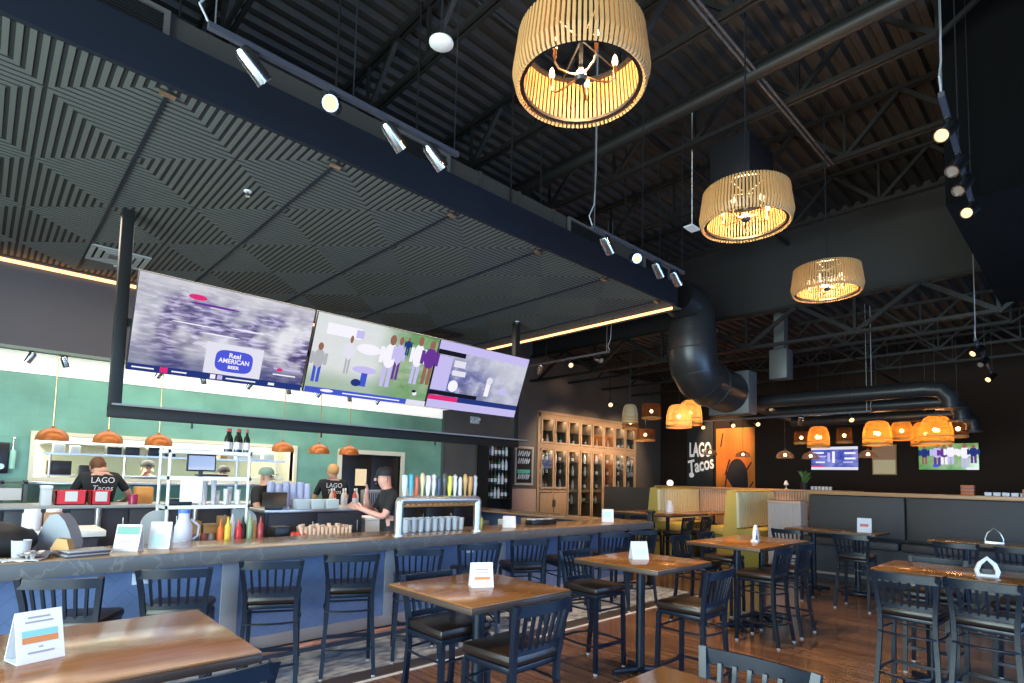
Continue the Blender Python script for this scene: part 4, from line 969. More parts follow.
t1, yy = screen('wall_screen', 'big tilted screen over the bar showing a stadium and a blue badge', tvM(1.95), TW, TH, sm1, pics)
f = B(); n = 28; bw, bh = .2, .125
pts = []
for k in range(n):
    a = 2 * PI * k / n; c, s_ = math.cos(a), math.sin(a)
    pts.append((.095 + bw * math.copysign(abs(c) ** .45, c), yy, -.27 + bh * math.copysign(abs(s_) ** .6, s_)))
f.poly(pts); f.out('badge', E('badge', (.07, .09, .62), 1.1), t1, smooth=False)
for (s_, z, h, sx) in (('Real', -.205, .075, 1.0), ('AMERICAN', -.27, .072, .92), ('BEER', -.338, .05, 1.1)):
    text('badge_lettering', s_, h, PX['white'], t1, Matrix.Translation((.095, yy - .001, z)) @ FACE_Y, sx, 0, bold=.002)
sm2 = screenmat('screen_field', (.13, .3, .1), (.2, .4, .16), (.33, .5, .26), (4, 1, 9), .85, wash=.25, grad=((0, .35, -.1, (.9, .9, .93, .86)), (2, -.1, -.36, (.2, .4, .2, .6))))  # white side gradient paints window glare into the display
pics = [('white', 'r', .08, .34, .76, .9), ('white', 'o', .42, .66, .1, .07), ('lav', 'r', .3, .36, .78, .88), ('lav', 'o', .42, .38, .1, .05), ('blue', 'r', .4, .45, .16, .34), ('navy', 'o', .37, .2, .04, .05)]
pics += player(.6, .2, .72, 'white', 'lav', w=.9) + player(.67, .32, .6, 'lav', 'purple', w=.7) + player(.06, .14, .5, 'grey', 'blue', w=.9) + player(.84, .3, .68, 'white', 'lav', w=.8) + player(.95, .32, .64, 'purple', 'tan', w=1.0) + player(.73, .68, .25, 'navy', 'navy') + player(.27, .3, .5, 'pale', 'grey', w=.6)
pics += [('blue', 'r', 0, 1, 0, .075), ('pale', 'r', .82, 1, 0, .075), ('white', 'r', .28, .76, .03, .045), ('white', 'o', .16, .045, .05, .02), ('white', 'o', .88, .17, .02, .03), ('black', 'o', .87, .2, .02, .02)]
screen('wall_screen', 'tilted middle screen over the bar showing footballers on grass', tvM(3.8), TW, TH, sm2, pics)
sm3 = screenmat('screen_blue', (.04, .05, .22), (.1, .12, .4), (.4, .42, .66), (5, 1, 8), .85, wash=.3, grad=((0, -.2, .5, (.75, .76, .84, .6)), (2, -.1, .35, (.8, .8, .88, .5))))
pics = [('lav', 'r', 0, 1, .87, 1), ('black', 'r', 0, .28, .8, .87), ('lav', 'r', 0, .16, .27, .78), ('white', 'r', .57, .62, .28, .5), ('pale', 'o', .6, .53, .035, .06), ('lav', 'o', .78, .4, .05, .06), ('white', 'o', .22, .36, .05, .09), ('black', 'r', .0, .5, .2, .26), ('red', 'r', 0, .3, .12, .19), ('navy', 'r', .3, 1, .12, .2), ('lav', 'r', 0, 1, 0, .12), ('pale', 'r', .18, .3, .65, .75), ('pale', 'r', .18, .32, .52, .6)]
screen('wall_screen', 'tilted screen over the bar with pink caption, at the end by the menu', tvM(5.64), TW, TH, sm3, pics)

# ------------------------------------------------------------------ brown wall: shelf rack, menu, cabinet, wainscot
t = thing('bottle_tower', 'tall black shelf tower of bottles by the brown wall', 'shelf', (9.4, 10.5, 0))
b = B(); b.bx(-.42, -.38, -.2, .2, 0, 2.6); b.bx(.38, .42, -.2, .2, 0, 2.6); b.bx(-.42, .42, .18, .2, 0, 2.6); b.out('case', M_blackp, t, smooth=False)
for z in (1.2, 1.55, 1.9, 2.25): b = B(); b.bx(-.38, .38, -.2, .18, z, z + .025); b.out('shelf', M_blackp, t, smooth=False)
bm_ = [mat('bt0', (.02, .025, .02), .15), mat('bt1', (.5, .5, .5), .15), mat('bt2', (.12, .05, .02), .15), mat('bt3', (.05, .12, .07), .15), mat('bt4', (.62, .62, .6), .2)]
for zi, z in enumerate((1.225, 1.575, 1.925, 2.275)):
    for q in range(6):
        k = (q * 3 + zi * 2) % 5
        bottle('liquor_bottle', (9.1 + q * .12, 10.42, z + .001), [bm_[k], M_blackp, M_paper], '%s bottle on the %s shelf of the black tower, %s along' % (('dark', 'clear', 'brown', 'green', 'pale')[k], ('lowest', 'second', 'third', 'top')[zi], ORD[q]), 'bottles on the black tower', 1.05)
t = thing('menu_board', 'narrow framed chalk sign with white script and a teal band', 'sign', (10.66, 10.78, 2.07))
b = B()
for (x0, x1, z0, z1) in ((-.35, -.29, -.52, .52), (.29, .35, -.52, .52), (-.29, .29, .46, .52), (-.29, .29, -.52, -.46)): b.bx(x0, x1, -.05, .0, z0, z1, .004)
b.out('frame', mat('sign_frame', (.42, .37, .32), .5), t); b = B(); b.bx(-.29, .29, -.02, 0, -.46, .46); b.out('board', M_blackp, t, smooth=False)
b = B()
for r_, z in enumerate((.32, .12, -.3)):
    for q in range(3):
        x = -.21 + q * .15
        b.tube([(x, -.025, z - .06), (x + .03, -.025, z + .08), (x + .07, -.025, z - .05), (x + .12, -.025, z + .07)], .02, 5)
b.out('chalk_lettering', mat('chalk', (.7, .72, .74), .7), t); b = B(); b.bx(-.24, .24, -.026, -.022, -.2, -.1); b.out('teal_band', mat('chalk_teal', (.06, .4, .32), .6), t, smooth=False)
def tambour(name, label, pts, z0, z1, m=M_tambour, r=.018, cat='panel', back=None):
    """a curved run of half-round strips"""
    b = B()
    for a, c in zip(pts, pts[1:]):
        a, c = Vector((*a, 0)), Vector((*c, 0)); n = max(1, int((c - a).length / (2 * r)))
        for q in range(n):
            p = a.lerp(c, (q + .5) / n); b.lathe([(0, z0), (r, z0), (r, z1), (0, z1)], (p.x, p.y, 0), 8)
    return tag(b.out(name, m), label, cat)
tambour('wainscot', 'ribbed wooden wainscot below the chalk sign', [(9.95, 10.76), (11.15, 10.76)], 0, 1.45)
t = thing('smoke_alarm', 'white alarm box high on the brown wall beside the last screen', 'alarm', (10.1, 10.78, 3.45)); b = B(); b.bx(-.2, .2, -.06, 0, -.12, .12, .02); b.out('housing', M_white, t); b = B(); b.bx(-.1, .1, -.064, -.06, -.05, .05); b.out('grille', M_paper, t)
t = thing('exit_light', 'white emergency light box on the dark wall over the shelf tower', 'light', (8.9, 10.78, 3.15)); b = B(); b.bx(-.14, .14, -.06, 0, -.09, .09, .02); b.out('housing', M_white, t)
for s in (-1, 1): b = B(); b.ball((s * .1, -.08, .02), .05, 10); b.out('lamp_head', M_paper, t)

CX0, CX1, CY = 11.2, 15.95, 10.77
YC = 11.25
t = thing('bottle_cabinet', 'tall oak cabinet with glass doors full of bottles', 'cabinet', (0, 0, 0))
b = B(); dw = (CX1 - CX0 - .2) / 8
b.bx(CX0, CX0 + .1, CY, YC - .01, 0, 3.6); b.bx(CX1 - .1, CX1, CY, YC - .01, 0, 3.6); b.bx(CX0 + .02, CX1 - .02, CY, YC - .012, 3.46, 3.6); b.bx(CX0 - .03, CX1 + .03, CY - .05, CY + .02, 3.56, 3.63)
for q in range(1, 8): x = CX0 + .1 + dw * q; b.bx(x - .035, x + .035, CY, YC - .02, 0, 3.46)
b.bx(CX0 + .02, CX1 - .02, CY - .005, YC - .02, 2.6, 2.72); b.bx(CX0 + .02, CX1 - .02, CY + .02, YC - .02, 1.36, 1.44); b.bx(CX0 + .02, CX1 - .02, CY + .02, YC - .02, .0, .1)
b.out('carcass', M_lightwood, t, smooth=False)
b = B(); b.bx(CX0 + .1, CX1 - .1, YC - .03, YC - .02, 0, 3.46); b.out('back_board', mat('cab_back', (.012, .011, .012), .5), t, smooth=False)
for z in (1.83, 2.2, 3.08): b = B(); b.bx(CX0 + .1, CX1 - .1, CY + .06, YC - .03, z, z + .02); b.out('shelf', mat('cab_shelf', (.05, .035, .025), .5), t, smooth=False)
def cdoor(x0, x1, z0, z1, knob):
    f = B(); w = .055; y0, y1 = CY - .03, CY - .002
    for (a, c, e, g) in ((x0, x0 + w, z0, z1), (x1 - w, x1, z0, z1), (x0 + w, x1 - w, z0, z0 + w), (x0 + w, x1 - w, z1 - w, z1)): f.bx(a, c, y0, y1, e, g)
    d = f.out('door', M_lightwood, t, smooth=False)
    f = B(); f.bx(x0 + w, x1 - w, y0 + .01, y0 + .014, z0 + w, z1 - w); f.out('pane', M_pane, d, smooth=False)
    f = B(); f.ball((knob, y0 - .015, (z0 + z1) / 2), .016, 8); f.out('knob', M_brass, d)
for q in range(8):
    x = CX0 + .1 + dw * q; a, c = x + .012, x + dw - .012; kn = c - .03 if q % 2 == 0 else a + .03
    cdoor(a, c, 2.73, 3.45, kn)
    if 2 <= q <= 5: cdoor(a, c, .3, 2.59, kn)
    else:
        cdoor(a, c, 1.46, 2.59, kn)
        f = B(); f.bx(a, c, CY - .03, CY - .002, .12, 1.34, .004); d = f.out('door', M_lightwood if q < 2 else mat('cab_low', (.3, .16, .11), .5), t)
        f = B(); f.bx(kn - .012, kn + .012, CY - .05, CY - .03, .95, 1.15, .003); f.out('handle', M_blackp, d)
cb = {}
for q in range(8):
    for zi, z in enumerate((1.441, 1.851, 2.221, 2.722)):
        for k in range(3):
            x = CX0 + .1 + dw * q + .14 + k * .135
            kk = (q * 2 + zi * 3 + k) % 5
            l = '%s bottle behind the %s glass door of the oak cabinet, %s shelf' % (('dark', 'clear', 'brown', 'green', 'pale')[kk], ORD[q], ('bottom', 'second', 'third', 'top')[zi])
            if kk not in cb: cb[kk] = bottle('cabinet_bottle', (x, 10.93, z), [bm_[kk], M_blackp, M_paper], l, 'bottles in the oak cabinet', 1.12)
            else: dup(cb[kk], (x, 10.9 + .06 * (k % 2), z), 0, l)
for q in range(2, 6):
    for k in range(3):
        kk = (q + k) % 5
        dup(cb[kk], (CX0 + .1 + dw * q + .14 + k * .135, 10.93, 1.021), 0, '%s bottle low behind the %s glass door of the oak cabinet, lowest row' % (('dark', 'clear', 'brown', 'green', 'pale')[kk], ORD[q]))
b = B(); b.bx(CX0 + 1.25, CX0 + 2.4, CY + .06, YC - .03, 1.0, 1.02); b.bx(CX0 + 2.42, CX0 + 3.5, CY + .06, YC - .03, 1.0, 1.02); b.out('shelf', MATS['cab_shelf'], t, smooth=False)

# ------------------------------------------------------------------ far corner: sign wall, mural, booths, banquette
t = thing('wall_sign', 'charcoal panel with white lettering near the orange mural', 'sign', (XR - .06, 9.22, 0))
b = B(); b.bx(-.02, .05, -.42, .5, .2, 3.75); b.out('panel', M_charc, t, smooth=False)
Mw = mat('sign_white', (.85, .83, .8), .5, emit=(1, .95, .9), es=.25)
text('lettering', 'LAGO', .66, Mw, t, Matrix.Translation((-.035, .02, 2.8)) @ FACE_X, .44, .008, bold=.018)
text('lettering', 'Tacos', .62, Mw, t, Matrix.Translation((-.035, .02, 2.3)) @ Matrix.Rotation(R(-13), 4, 'X') @ FACE_X, .62, .008, .25, bold=.012)
b = B(); b.ball((-.035, .33, 1.98), .09, 12, sc=(.2, 1, 1)); b.out('dot', Mw, t)
t = thing('mural', 'tall orange mural with a dark arched figure', 'mural', (XR - .02, 8.05, 0))
b = B(); b.bx(-.02, 0, -.6, .66, 1.0, 3.5); b.out('painted_ground', mat('mural_orange', (.78, .17, .02), .6, noise=((1, 2.2, .6), (.85, .3, .03), 3, .35, .7)), t, smooth=False)
b = B(); b.prism([(-.3 + .0, 1.0)] + [(-.04 + .34 * math.cos(PI - k * PI / 12), 1.9 + .62 * math.sin(k * PI / 12)) for k in range(13)][::-1] + [(-.38, 1.0)], 'x', -.03, -.02); b.out('painted_figure', mat('mural_black', (.02, .014, .02), .7), t, smooth=False)
b = B()
for (y0, z0, y1, z1) in ((.35, 2.0, .2, 2.5), (.4, 1.3, .28, 2.1), (-.3, 2.1, -.5, 2.4), (.5, 2.9, .42, 3.35), (-.38, 1.5, -.55, 1.8)): b.sq([(-.03, y0, z0), (-.03, y1, z1)], .03)
b.out('painted_stroke', MATS['mural_black'], t)
# ribbed wall behind the booths with a wooden cap
tambour('booth_wall', 'long ribbed wooden wall behind the yellow booths', [(13.7, 3.9), (13.7, 8.55)], 0, 1.58, M_tambour, .03)
b = B(); b.bx(13.62, 13.95, 3.6, 8.6, 1.582, 1.63, .006); tag(b.out('booth_ledge', M_ledge), 'wooden cap along the ribbed booth wall', 'ledge')
b = B(); b.bx(13.6, 13.75, 8.62, 10.3, 0, 1.55, .006); tag(b.out('grey_partition', M_greyup), 'plain dark grey half wall between the oak cabinet and the ribbed booth wall', 'panel')
def booth(y, label, x0=11.7, x1=13.6):
    t = thing('booth_bench', label, 'bench', (0, y, 0))
    f = B(); f.prism([(-.02, .5), (.14, .5), (.1, 1.58), (.04, 1.6), (-.0, 1.58)], 'x', x0, x1); f.prism([(.14, .5), (.3, .5), (.2, 1.58), (.12, 1.6), (.1, 1.58)], 'x', x0, x1); f.out('backrest', M_yellow, t)
    f = B(); f.bx(x0, x1, -.5, -.0, .62, .78, .03); f.out('seat', M_yellow, t)
    f = B(); f.bx(x0, x1, .28, .8, .62, .78, .03); f.out('seat', M_yellow, t)
    f = B(); f.bx(x0 + .03, x1, -.46, .76, 0, .62); f.out('base', mat('booth_base', (.38, .3, .05), .5), t, smooth=False)
    f = B(); n = 16
    for q in range(n):
        xx = x0 + .06 + (x1 - x0 - .1) * q / (n - 1); f.tube([(xx, -.022, .8), (xx, -.012, 1.2), (xx, .0, 1.55)], .058, 8)
    f.out('channel_padding', M_cream, t)
    return t
booth(7.3, 'yellow vinyl booth bench by the oak cabinet side')
booth(5.4, 'yellow vinyl booth bench by the grey banquette side')
for y, l in ((6.45, 'dark booth table between the two yellow benches'), (4.42, 'dark booth table before the ribbed partition end')):
    t = thing('booth_table', l, 'table', (12.76, y, 0)); f = B(); f.bx(-.72, .8, -.36, .36, 1.0, 1.04, .006); f.out('top', M_wood, t); f = B(); f.cyl((0, 0, 0), .05, .04, 1.0, 14); f.cyl((0, 0, 0), .26, 0, .04, 20); f.out('pedestal', M_black, t)
t = thing('partition_end', 'ribbed pinkish partition end beside the grey banquette', 'panel', (0, 0, 0))
b = B()
for q in range(20): b.lathe([(0, 0), (.018, 0), (.018, 1.36), (0, 1.36)], (11.62, 4.09 + q * .031, 0), 8)
b.out('ribs', mat('tambour_pale', (.5, .4, .36), .5), t); b = B(); b.bx(11.63, 12.0, 4.08, 4.68, 0, 1.36); b.bx(11.58, 12.02, 4.07, 4.7, 1.36, 1.42, .01); b.out('core', M_tambour, t)
t = thing('banquette', 'long grey upholstered banquette under the wooden ledge', 'bench', (0, 0, 0))
for q in range(4):
    y1 = 4.05 - q * 1.62; y0 = max(y1 - 1.6, -2.1)
    b = B(); b.bx(11.95, 12.12, y0 + .012, y1 - .012, .8, 1.55, .02); b.out('back_panel', M_greyup, t)
    b = B(); b.bx(11.45, 11.95, y0 + .006, y1 - .006, .64, .78, .03); b.out('seat', mat('seat_dark', (.045, .042, .045), .55), t)
b = B(); b.bx(11.6, 12.15, -2.1, 4.05, 0, .64); b.bx(12.1, 12.2, -2.1, 4.05, 0, 1.56); b.out('base', mat('banq_base', (.03, .035, .045), .5), t, smooth=False)
b = B(); b.bx(11.55, 11.6, -2.1, 3.94, .1, .14); b.out('toe_strip', mat('toe', (.35, .28, .22), .4), t, smooth=False)
b = B(); b.bx(11.93, 12.45, -2.1, 4.06, 1.562, 1.63, .006); tag(b.out('banquette_ledge', M_ledge), 'long wooden ledge on top of the grey banquette', 'ledge')
# things on the ledge
t = thing('plant_pot', 'small green plant in a pot on the ribbed booth wall cap', 'plant', (13.78, 4.75, 1.631)); t.scale = (1.6, 1.6, 1.6); b = B(); b.lathe([(0, 0), (.05, 0), (.065, .1), (.055, .1), (0, .09)], n=14); b.out('pot', M_blackp, t)
b = B()
for q in range(40):
    a = random.random() * 6.28; r_ = random.random() * .1; h = .12 + random.random() * .16
    b.tube([(0, 0, .09), (r_ * .5 * math.cos(a), r_ * .5 * math.sin(a), h * .8), (r_ * math.cos(a), r_ * math.sin(a), h)], [.006, .016, .002], 5)
b.out('foliage', mat('leaf', (.06, .14, .03), .5), t)
for q in range(6):
    b = B(); b.lathe([(0, 0), (.03, 0), (.034, .06), (.03, .08), (0, .08)], (13.78, 4.58 - q * .075, 1.631), 10); tag(b.out('shaker', M_paper), 'small pale shaker on the booth wall cap, %s from the plant' % ORD[q], 'shaker', 'shakers on the ledge')
t = thing('orange_basket', 'orange slatted basket on the banquette ledge below the football screen', 'basket', (12.2, 1.6, 1.631)); b = B()
for z in range(3): b.bx(-.08, .08, -.09, .09, .0 + z * .06, .05 + z * .06, .006)
b.out('slats', mat('basket_orange', (.5, .13, .05), .6), t); b = B(); b.bx(-.07, .07, -.08, .08, 0.01, .16); b.out('core', M_blackp, t)
for q in range(5):
    b = B(); b.bx(12.05, 12.2, 1.28 - q * .11, 1.37 - q * .11, 1.63, 1.69, .004); tag(b.out('napkin_bundle', M_paper), 'folded napkin bundle on the ledge beside the orange basket', 'napkin', 'napkin bundles on the ledge')
b = B(); b.bx(12.0, 12.3, .55, .9, 1.63, 1.75, .01); tag(b.out('wooden_box', mat('pinkwood', (.45, .22, .15), .5)), 'pinkish wooden box at the aisle end of the banquette ledge', 'box')
t = thing('ledge_lamp', 'tiny white lamp on the ribbed booth wall cap', 'lamp', (13.78, 5.15, 1.631)); b = B(); b.lathe([(0, 0), (.04, 0), (.01, .02), (.01, .08), (.06, .1), (.02, .2), (0, .2)], n=12); b.out('shade', M_hold, t)
b = B(); b.ball((13.78, 8.2, 1.7), .09, 12); tag(b.out('globe_lamp', emis('globe', (1, .85, .7), 1.5)), 'small round glowing globe on the booth wall cap', 'lamp')
# far wall screens and picture
def farM(y, z): return Matrix.Translation((XR - .12, y, z)) @ Matrix.Rotation(-PI / 2, 4, 'Z')
sb = screenmat('screen_board', (.03, .05, .4), (.08, .12, .6), (.2, .25, .8), (3, 1, 5), .8, wash=.1)
pics = [('pale', 'r', 0, 1, .88, 1), ('lav', 'r', .02, .3, .55, .62, .06), ('white', 'r', .03, .28, .7, .78), ('white', 'r', .46, .52, .3, .8), ('white', 'r', .72, .95, .68, .76), ('white', 'r', .72, .95, .45, .53), ('lav', 'r', .7, .9, .3, .36), ('white', 'r', .1, .3, .3, .36), ('lav', 'r', .36, .42, .35, .75), ('red', 'r', 0, .28, .13, .2), ('pale', 'r', 0, 1, 0, .12)]
screen('wall_screen', 'flat screen with blue score boards on the far dark wall', farM(5.2, 2.5), 1.2, .66, sb, pics)
sg = screenmat('screen_grass', (.1, .35, .1), (.2, .45, .15), (.3, .5, .25), (3, 1, 4), .8, wash=.1)
pics = player(.1, .2, .75, 'navy', 'tan') + player(.32, .15, .85, 'lav', 'purple', w=1.1) + player(.44, .2, .75, 'purple', 'white', w=1.2) + player(.55, .2, .8, 'white', 'lav', w=1.1) + player(.78, .1, .9, 'white', 'lav') + player(.92, .25, .7, 'navy', 'purple', w=1.1) + [('pale', 'r', 0, .3, .92, 1), ('white', 'r', .8, 1, 0, .08), ('blue', 'o', .3, .15, .06, .06)]
screen('wall_screen', 'flat screen with football players on the far dark wall', farM(2.65, 2.52), 1.2, .66, sg, pics)
t = thing('wall_picture', 'tan two-part picture between the two far screens', 'picture', M=farM(4.0, 2.45)); b = B(); b.bx(-.28, .28, 0, .04, -.4, .4, .004); b.out('frame', M_kraft, t)
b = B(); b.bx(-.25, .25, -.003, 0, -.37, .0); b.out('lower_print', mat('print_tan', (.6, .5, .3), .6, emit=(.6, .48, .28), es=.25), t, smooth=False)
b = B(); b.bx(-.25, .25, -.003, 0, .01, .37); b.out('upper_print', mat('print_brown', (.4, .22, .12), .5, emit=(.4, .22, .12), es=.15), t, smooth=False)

# ------------------------------------------------------------------ lamps
M_wick = wickermat('wicker', (.62, .27, .05), .3)
M_wickp = wickermat('wicker_pale', (.72, .58, .36), .12)
M_wickd = wickermat('wicker_dark', (.13, .05, .018), .55)
LIGHTS = []
def basket(x, y, z, r, h, label, m, top, kind='bell', bulbs=1):
    t = thing('basket_pendant', label, 'lamp', (x, y, z))
    pr = {'bell': [(1, 0), (1, .28), (.97, .5), (.88, .75), (.72, .93), (.5, 1), (.1, 1.0)], 'drum': [(1, 0), (.98, .5), (.94, .9), (.9, 1.0)]}[kind]
    f = B(); f.lathe([(a * r, c * h) for a, c in pr], n=28); f.out('shade', m, t)
    f = B(); f.lathe([(r, 0), (r * 1.015, .01), (r * 1.015, .035), (r, .045)], n=28); f.lathe([(r, h * .25), (r * 1.012, h * .26), (r * 1.012, h * .28), (r, h * .29)], n=28) if kind == 'bell' else None; f.out('rim_band', mat('cane', (.55, .28, .08), .5), t)
    f = B(); f.tube([(0, 0, h * .75), (0, 0, top - z)], .006, 6); f.out('cord', M_black, t)
    for q in range(bulbs):
        a = q * 2 * PI / max(1, bulbs); rr = 0 if bulbs == 1 else r * .4
        f = B(); f.ball((rr * math.cos(a), rr * math.sin(a), h * .5), .045, 10); f.out('bulb', M_bulb, t)
    if bulbs: LIGHTS.append((x, y, z + h * .45, (7 if r > .25 else 4) if kind == 'bell' else 2))
    return t
basket(9.2, 6.36, 2.87, .155, .36, 'cream woven bell pendant in front of the oak cabinet', M_wickp, 5.0, bulbs=0)
M_wick2 = wickermat('wicker_tan', (.74, .44, .16), .26)
basket(10.9, 6.28, 2.9, .27, .5, 'big woven pendant over the booths, the one closer to the cabinet', M_wick2, 4.4, bulbs=1)
basket(11.6, 6.4, 3.02, .26, .56, 'big woven pendant over the booths, the one tucked behind its twin', M_wick2, 4.45, bulbs=1)
basket(12.6, 8.05, 3.35, .25, .4, 'dark open-weave drum pendant high beside the cabinet corner', M_wickd, 5.1, 'drum')
basket(12.9, 8.9, 3.15, .22, .34, 'dark open-weave drum pendant lower beside the cabinet corner', M_wickd, 5.1, 'drum')
basket(13.4, 8.75, 2.85, .27, .34, 'glowing flat drum pendant beside the cabinet corner', M_wickd, 5.1, 'drum')
basket(13.2, 4.25, 2.55, .22, .46, 'orange woven bell pendant over the partition end', M_wick, 5.1, bulbs=2)
basket(13.2, 3.15, 2.57, .26, .5, 'orange woven bell pendant above the two-part picture', M_wick, 5.1, bulbs=2)
basket(13.2, 2.18, 2.58, .27, .52, 'orange woven bell pendant above the football screen, the front one', M_wick, 5.1, bulbs=2)
basket(14.4, 2.55, 2.62, .27, .5, 'orange woven bell pendant above the football screen, the rear one', M_wick, 5.1, bulbs=1)
basket(14.6, 3.02, 2.76, .22, .42, 'orange woven bell pendant behind the picture pendants', M_wick, 5.1)
basket(15.5, 5.4, 2.8, .18, .32, 'small dark woven drum pendant beside the blue score screen', M_wickd, 5.1, 'drum')
basket(15.5, 4.4, 2.8, .18, .36, 'small dark woven drum pendant above the blue score screen', M_wickd, 5.1, 'drum')
basket(14.5, 2.03, 2.78, .17, .36, 'small dark woven drum pendant at the edge of the football screen', M_wickd, 5.1, 'drum')
dome = None
for q, (x, y, z, l) in enumerate(((13.6, 5.1, 2.34, 'clear glass dome pendant over the partition end'), (14.6, 4.88, 2.36, 'clear glass dome pendant before the blue score screen'), (14.6, 3.67, 2.38, 'clear glass dome pendant before the tan picture'), (15.2, 6.81, 2.45, 'clear glass dome pendant before the orange mural'), (14.8, 7.56, 2.5, 'clear glass dome pendant between the white lettering and the mural'))):
    if dome is None:
        t = dome = thing('glass_pendant', l, 'lamp', (x, y, z), group='glass dome pendants')
        f = B(); f.lathe([(.2, 0), (.195, .05), (.175, .1), (.13, .145), (.06, .175), (.025, .185), (.025, .22), (0, .22)], n=22); f.out('shade', wickermat('amber_glass', (.5, .3, .2), .62), t)
        f = B(); f.tube([(0, 0, .22), (0, 0, 2.6)], .006, 6); f.out('cord', M_black, t)
        f = B(); f.ball((0, 0, .08), .04, 10); f.out('bulb', M_bulb, t)
    else: dup(dome, (x, y, z), 0, l)
# three slatted drum chandeliers
def chandelier(x, y, z, label):
    Rr, h = .375, .3
    t = thing('drum_chandelier', label, 'lamp', (x, y, z), group='slatted drum chandeliers')
    f = B(); n = 84
    for q in range(n):
        a = 2 * PI * q / n; c, s = math.cos(a), math.sin(a)
        f.sq([((Rr - .012) * c, (Rr - .012) * s, -.012), (Rr * c, Rr * s, .0), ((Rr + .018) * c, (Rr + .018) * s, .07), ((Rr - .012) * c, (Rr - .012) * s, h)], .017, up=(c, s, 0))
    f.out('shade_slats', M_slatwood, t, smooth=False)
    f = B()
    for (r_, zz) in ((Rr - .03, .004), (Rr - .028, h - .02)): f.lathe([(r_ - .012, zz), (r_ + .012, zz), (r_ + .012, zz + .02), (r_ - .012, zz + .02), (r_ - .012, zz)], n=48)
    f.out('ring', M_black, t)
    f = B(); f.lathe([(0, .03), (.03, .03), (.04, .05), (.03, .08), (.012, .1), (.012, h), (0, h)], n=14); f.tube([(0, 0, h - .02), (0, 0, 6.7 - z)], .008, 6)
    for q in range(3): a = q * PI / 3; f.tube([(-(Rr - .03) * math.cos(a), -(Rr - .03) * math.sin(a), h - .012), ((Rr - .03) * math.cos(a), (Rr - .03) * math.sin(a), h - .012)], .006, 6)
    f.out('stem', M_black, t)
    for q in range(5):
        a = 2 * PI * q / 5 + .5; c, s = math.cos(a), math.sin(a)
        f = B(); f.tube([(.02 * c, .02 * s, .06), (.1 * c, .1 * s, .035), (.17 * c, .17 * s, .03), (.2 * c, .2 * s, .055), (.2 * c, .2 * s, .1)], .006, 6); f.cyl((.2 * c, .2 * s, 0), .011, .08, .13, 10); arm = f.out('arm', M_brass, t)
        f = B(); f.lathe([(0, .13), (.012, .135), (.018, .155), (.012, .185), (0, .205)], (.2 * c, .2 * s, 0), 10); f.out('bulb', M_bulb, arm)
    LIGHTS.append((x, y, z + .12, 26))
chandelier(2.42, 2.04, 4.04, 'slatted drum chandelier closest to the camera, seen from below')
chandelier(4.9, 2.16, 4.08, 'slatted drum chandelier in the middle of the three')
chandelier(7.45, 2.28, 4.11, 'slatted drum chandelier farthest along the aisle')
# lighting tracks
def track(p0, p1, label, heads, desc):
    t = thing('light_track', label, 'track', (0, 0, 0))
    b = B(); b.sq([p0, p1], .036); b.out('rail', mat('track_grey', (.07, .073, .09), .4, .3), t)
    for k in (.02, .5, .98):
        p = Vector(p0).lerp(Vector(p1), k); b = B(); b.tube([p, (p.x, p.y, 6.6)], .005, 6); b.out('cable', M_steel if k < .5 else M_black, t)
    p = Vector(p0); b = B(); b.tube([p + Vector((0, 0, .02)), p + Vector((-.05, 0, .1)), p + Vector((.03, .0, .25)), p + Vector((.05, 0, .6)), (p.x + .05, p.y, 6.6)], .007, 6); b.out('feed_cord', mat('cord_grey', (.3, .3, .32), .5), t)
    for q, (k, d, lit) in enumerate(heads):
        pp = Vector(p0).lerp(Vector(p1), k)
        can(tuple(pp - Vector((0, 0, .018))), d, '%s silver spotlight on %s%s' % (ORD[q], desc, ', lit' if lit else ''), 'track spotlights', lit, .2, .052, .07)
track((.8, 3.47, 4.3), (2.62, 3.47, 4.3), 'straight lighting track nearest the camera along the soffit', [(.14, (.8, .1, -.62), 0), (.42, (-.5, -.75, -.45), 1), (.68, (.8, .1, -.62), 0), (.88, (.75, -.05, -.66), 0)], 'the near soffit track')
track((4.37, 3.5, 4.3), (6.14, 3.48, 4.3), 'straight lighting track at the far end of the soffit', [(.14, (.8, .1, -.6), 0), (.42, (-.6, -.7, -.4), 1), (.68, (.8, .1, -.6), 0), (.9, (.78, .05, -.62), 0)], 'the far soffit track')
track((4.6, .68, 4.42), (6.6, .77, 4.42), 'short lighting track by the dark side of the room', [(.15, (-.55, .2, -.5), 1), (.45, (-.6, .3, -.7), 0), (.65, (-.6, .3, -.7), 0), (.95, (-.7, .2, -.45), 1)], 'the dark-side track')
track((8.3, 6.2, 4.1), (8.3, 9.4, 4.1), 'lighting track behind the end of the soffit', [(.08, (-.2, -.9, -.4), 0), (.3, (-.5, -.8, -.4), 1), (.55, (.2, .6, -.8), 0), (.8, (-.5, -.85, -.35), 1)], 'the track behind the soffit end')
track((12.2, 3.0, 3.16), (12.2, 6.6, 3.16), 'lighting track low over the booth tables', [(.1, (-.7, -.5, -.5), 1), (.35, (.5, .3, -.8), 0), (.6, (-.7, -.6, -.4), 1), (.75, (-.7, -.5, -.4), 1), (.95, (-.7, -.6, -.5), 1)], 'the booth track')
track((10.6, 1.25, 3.95), (13.4, 1.35, 3.85), 'lighting track deep in the dark corner', [(.1, (-.6, .5, -.5), 1), (.4, (-.7, .3, -.6), 0), (.9, (-.7, .4, -.5), 1)], 'the dark corner track')
t = can((12.9, 9.6, 4.0), (-.6, -.7, -.3), 'single lit spotlight above the oak cabinet', 'track spotlights', True, .2, .07); b = B(); b.tube([(0, 0, 0), (0, 0, 1.2)], .01, 6); b.out('drop_rod', M_black, t)
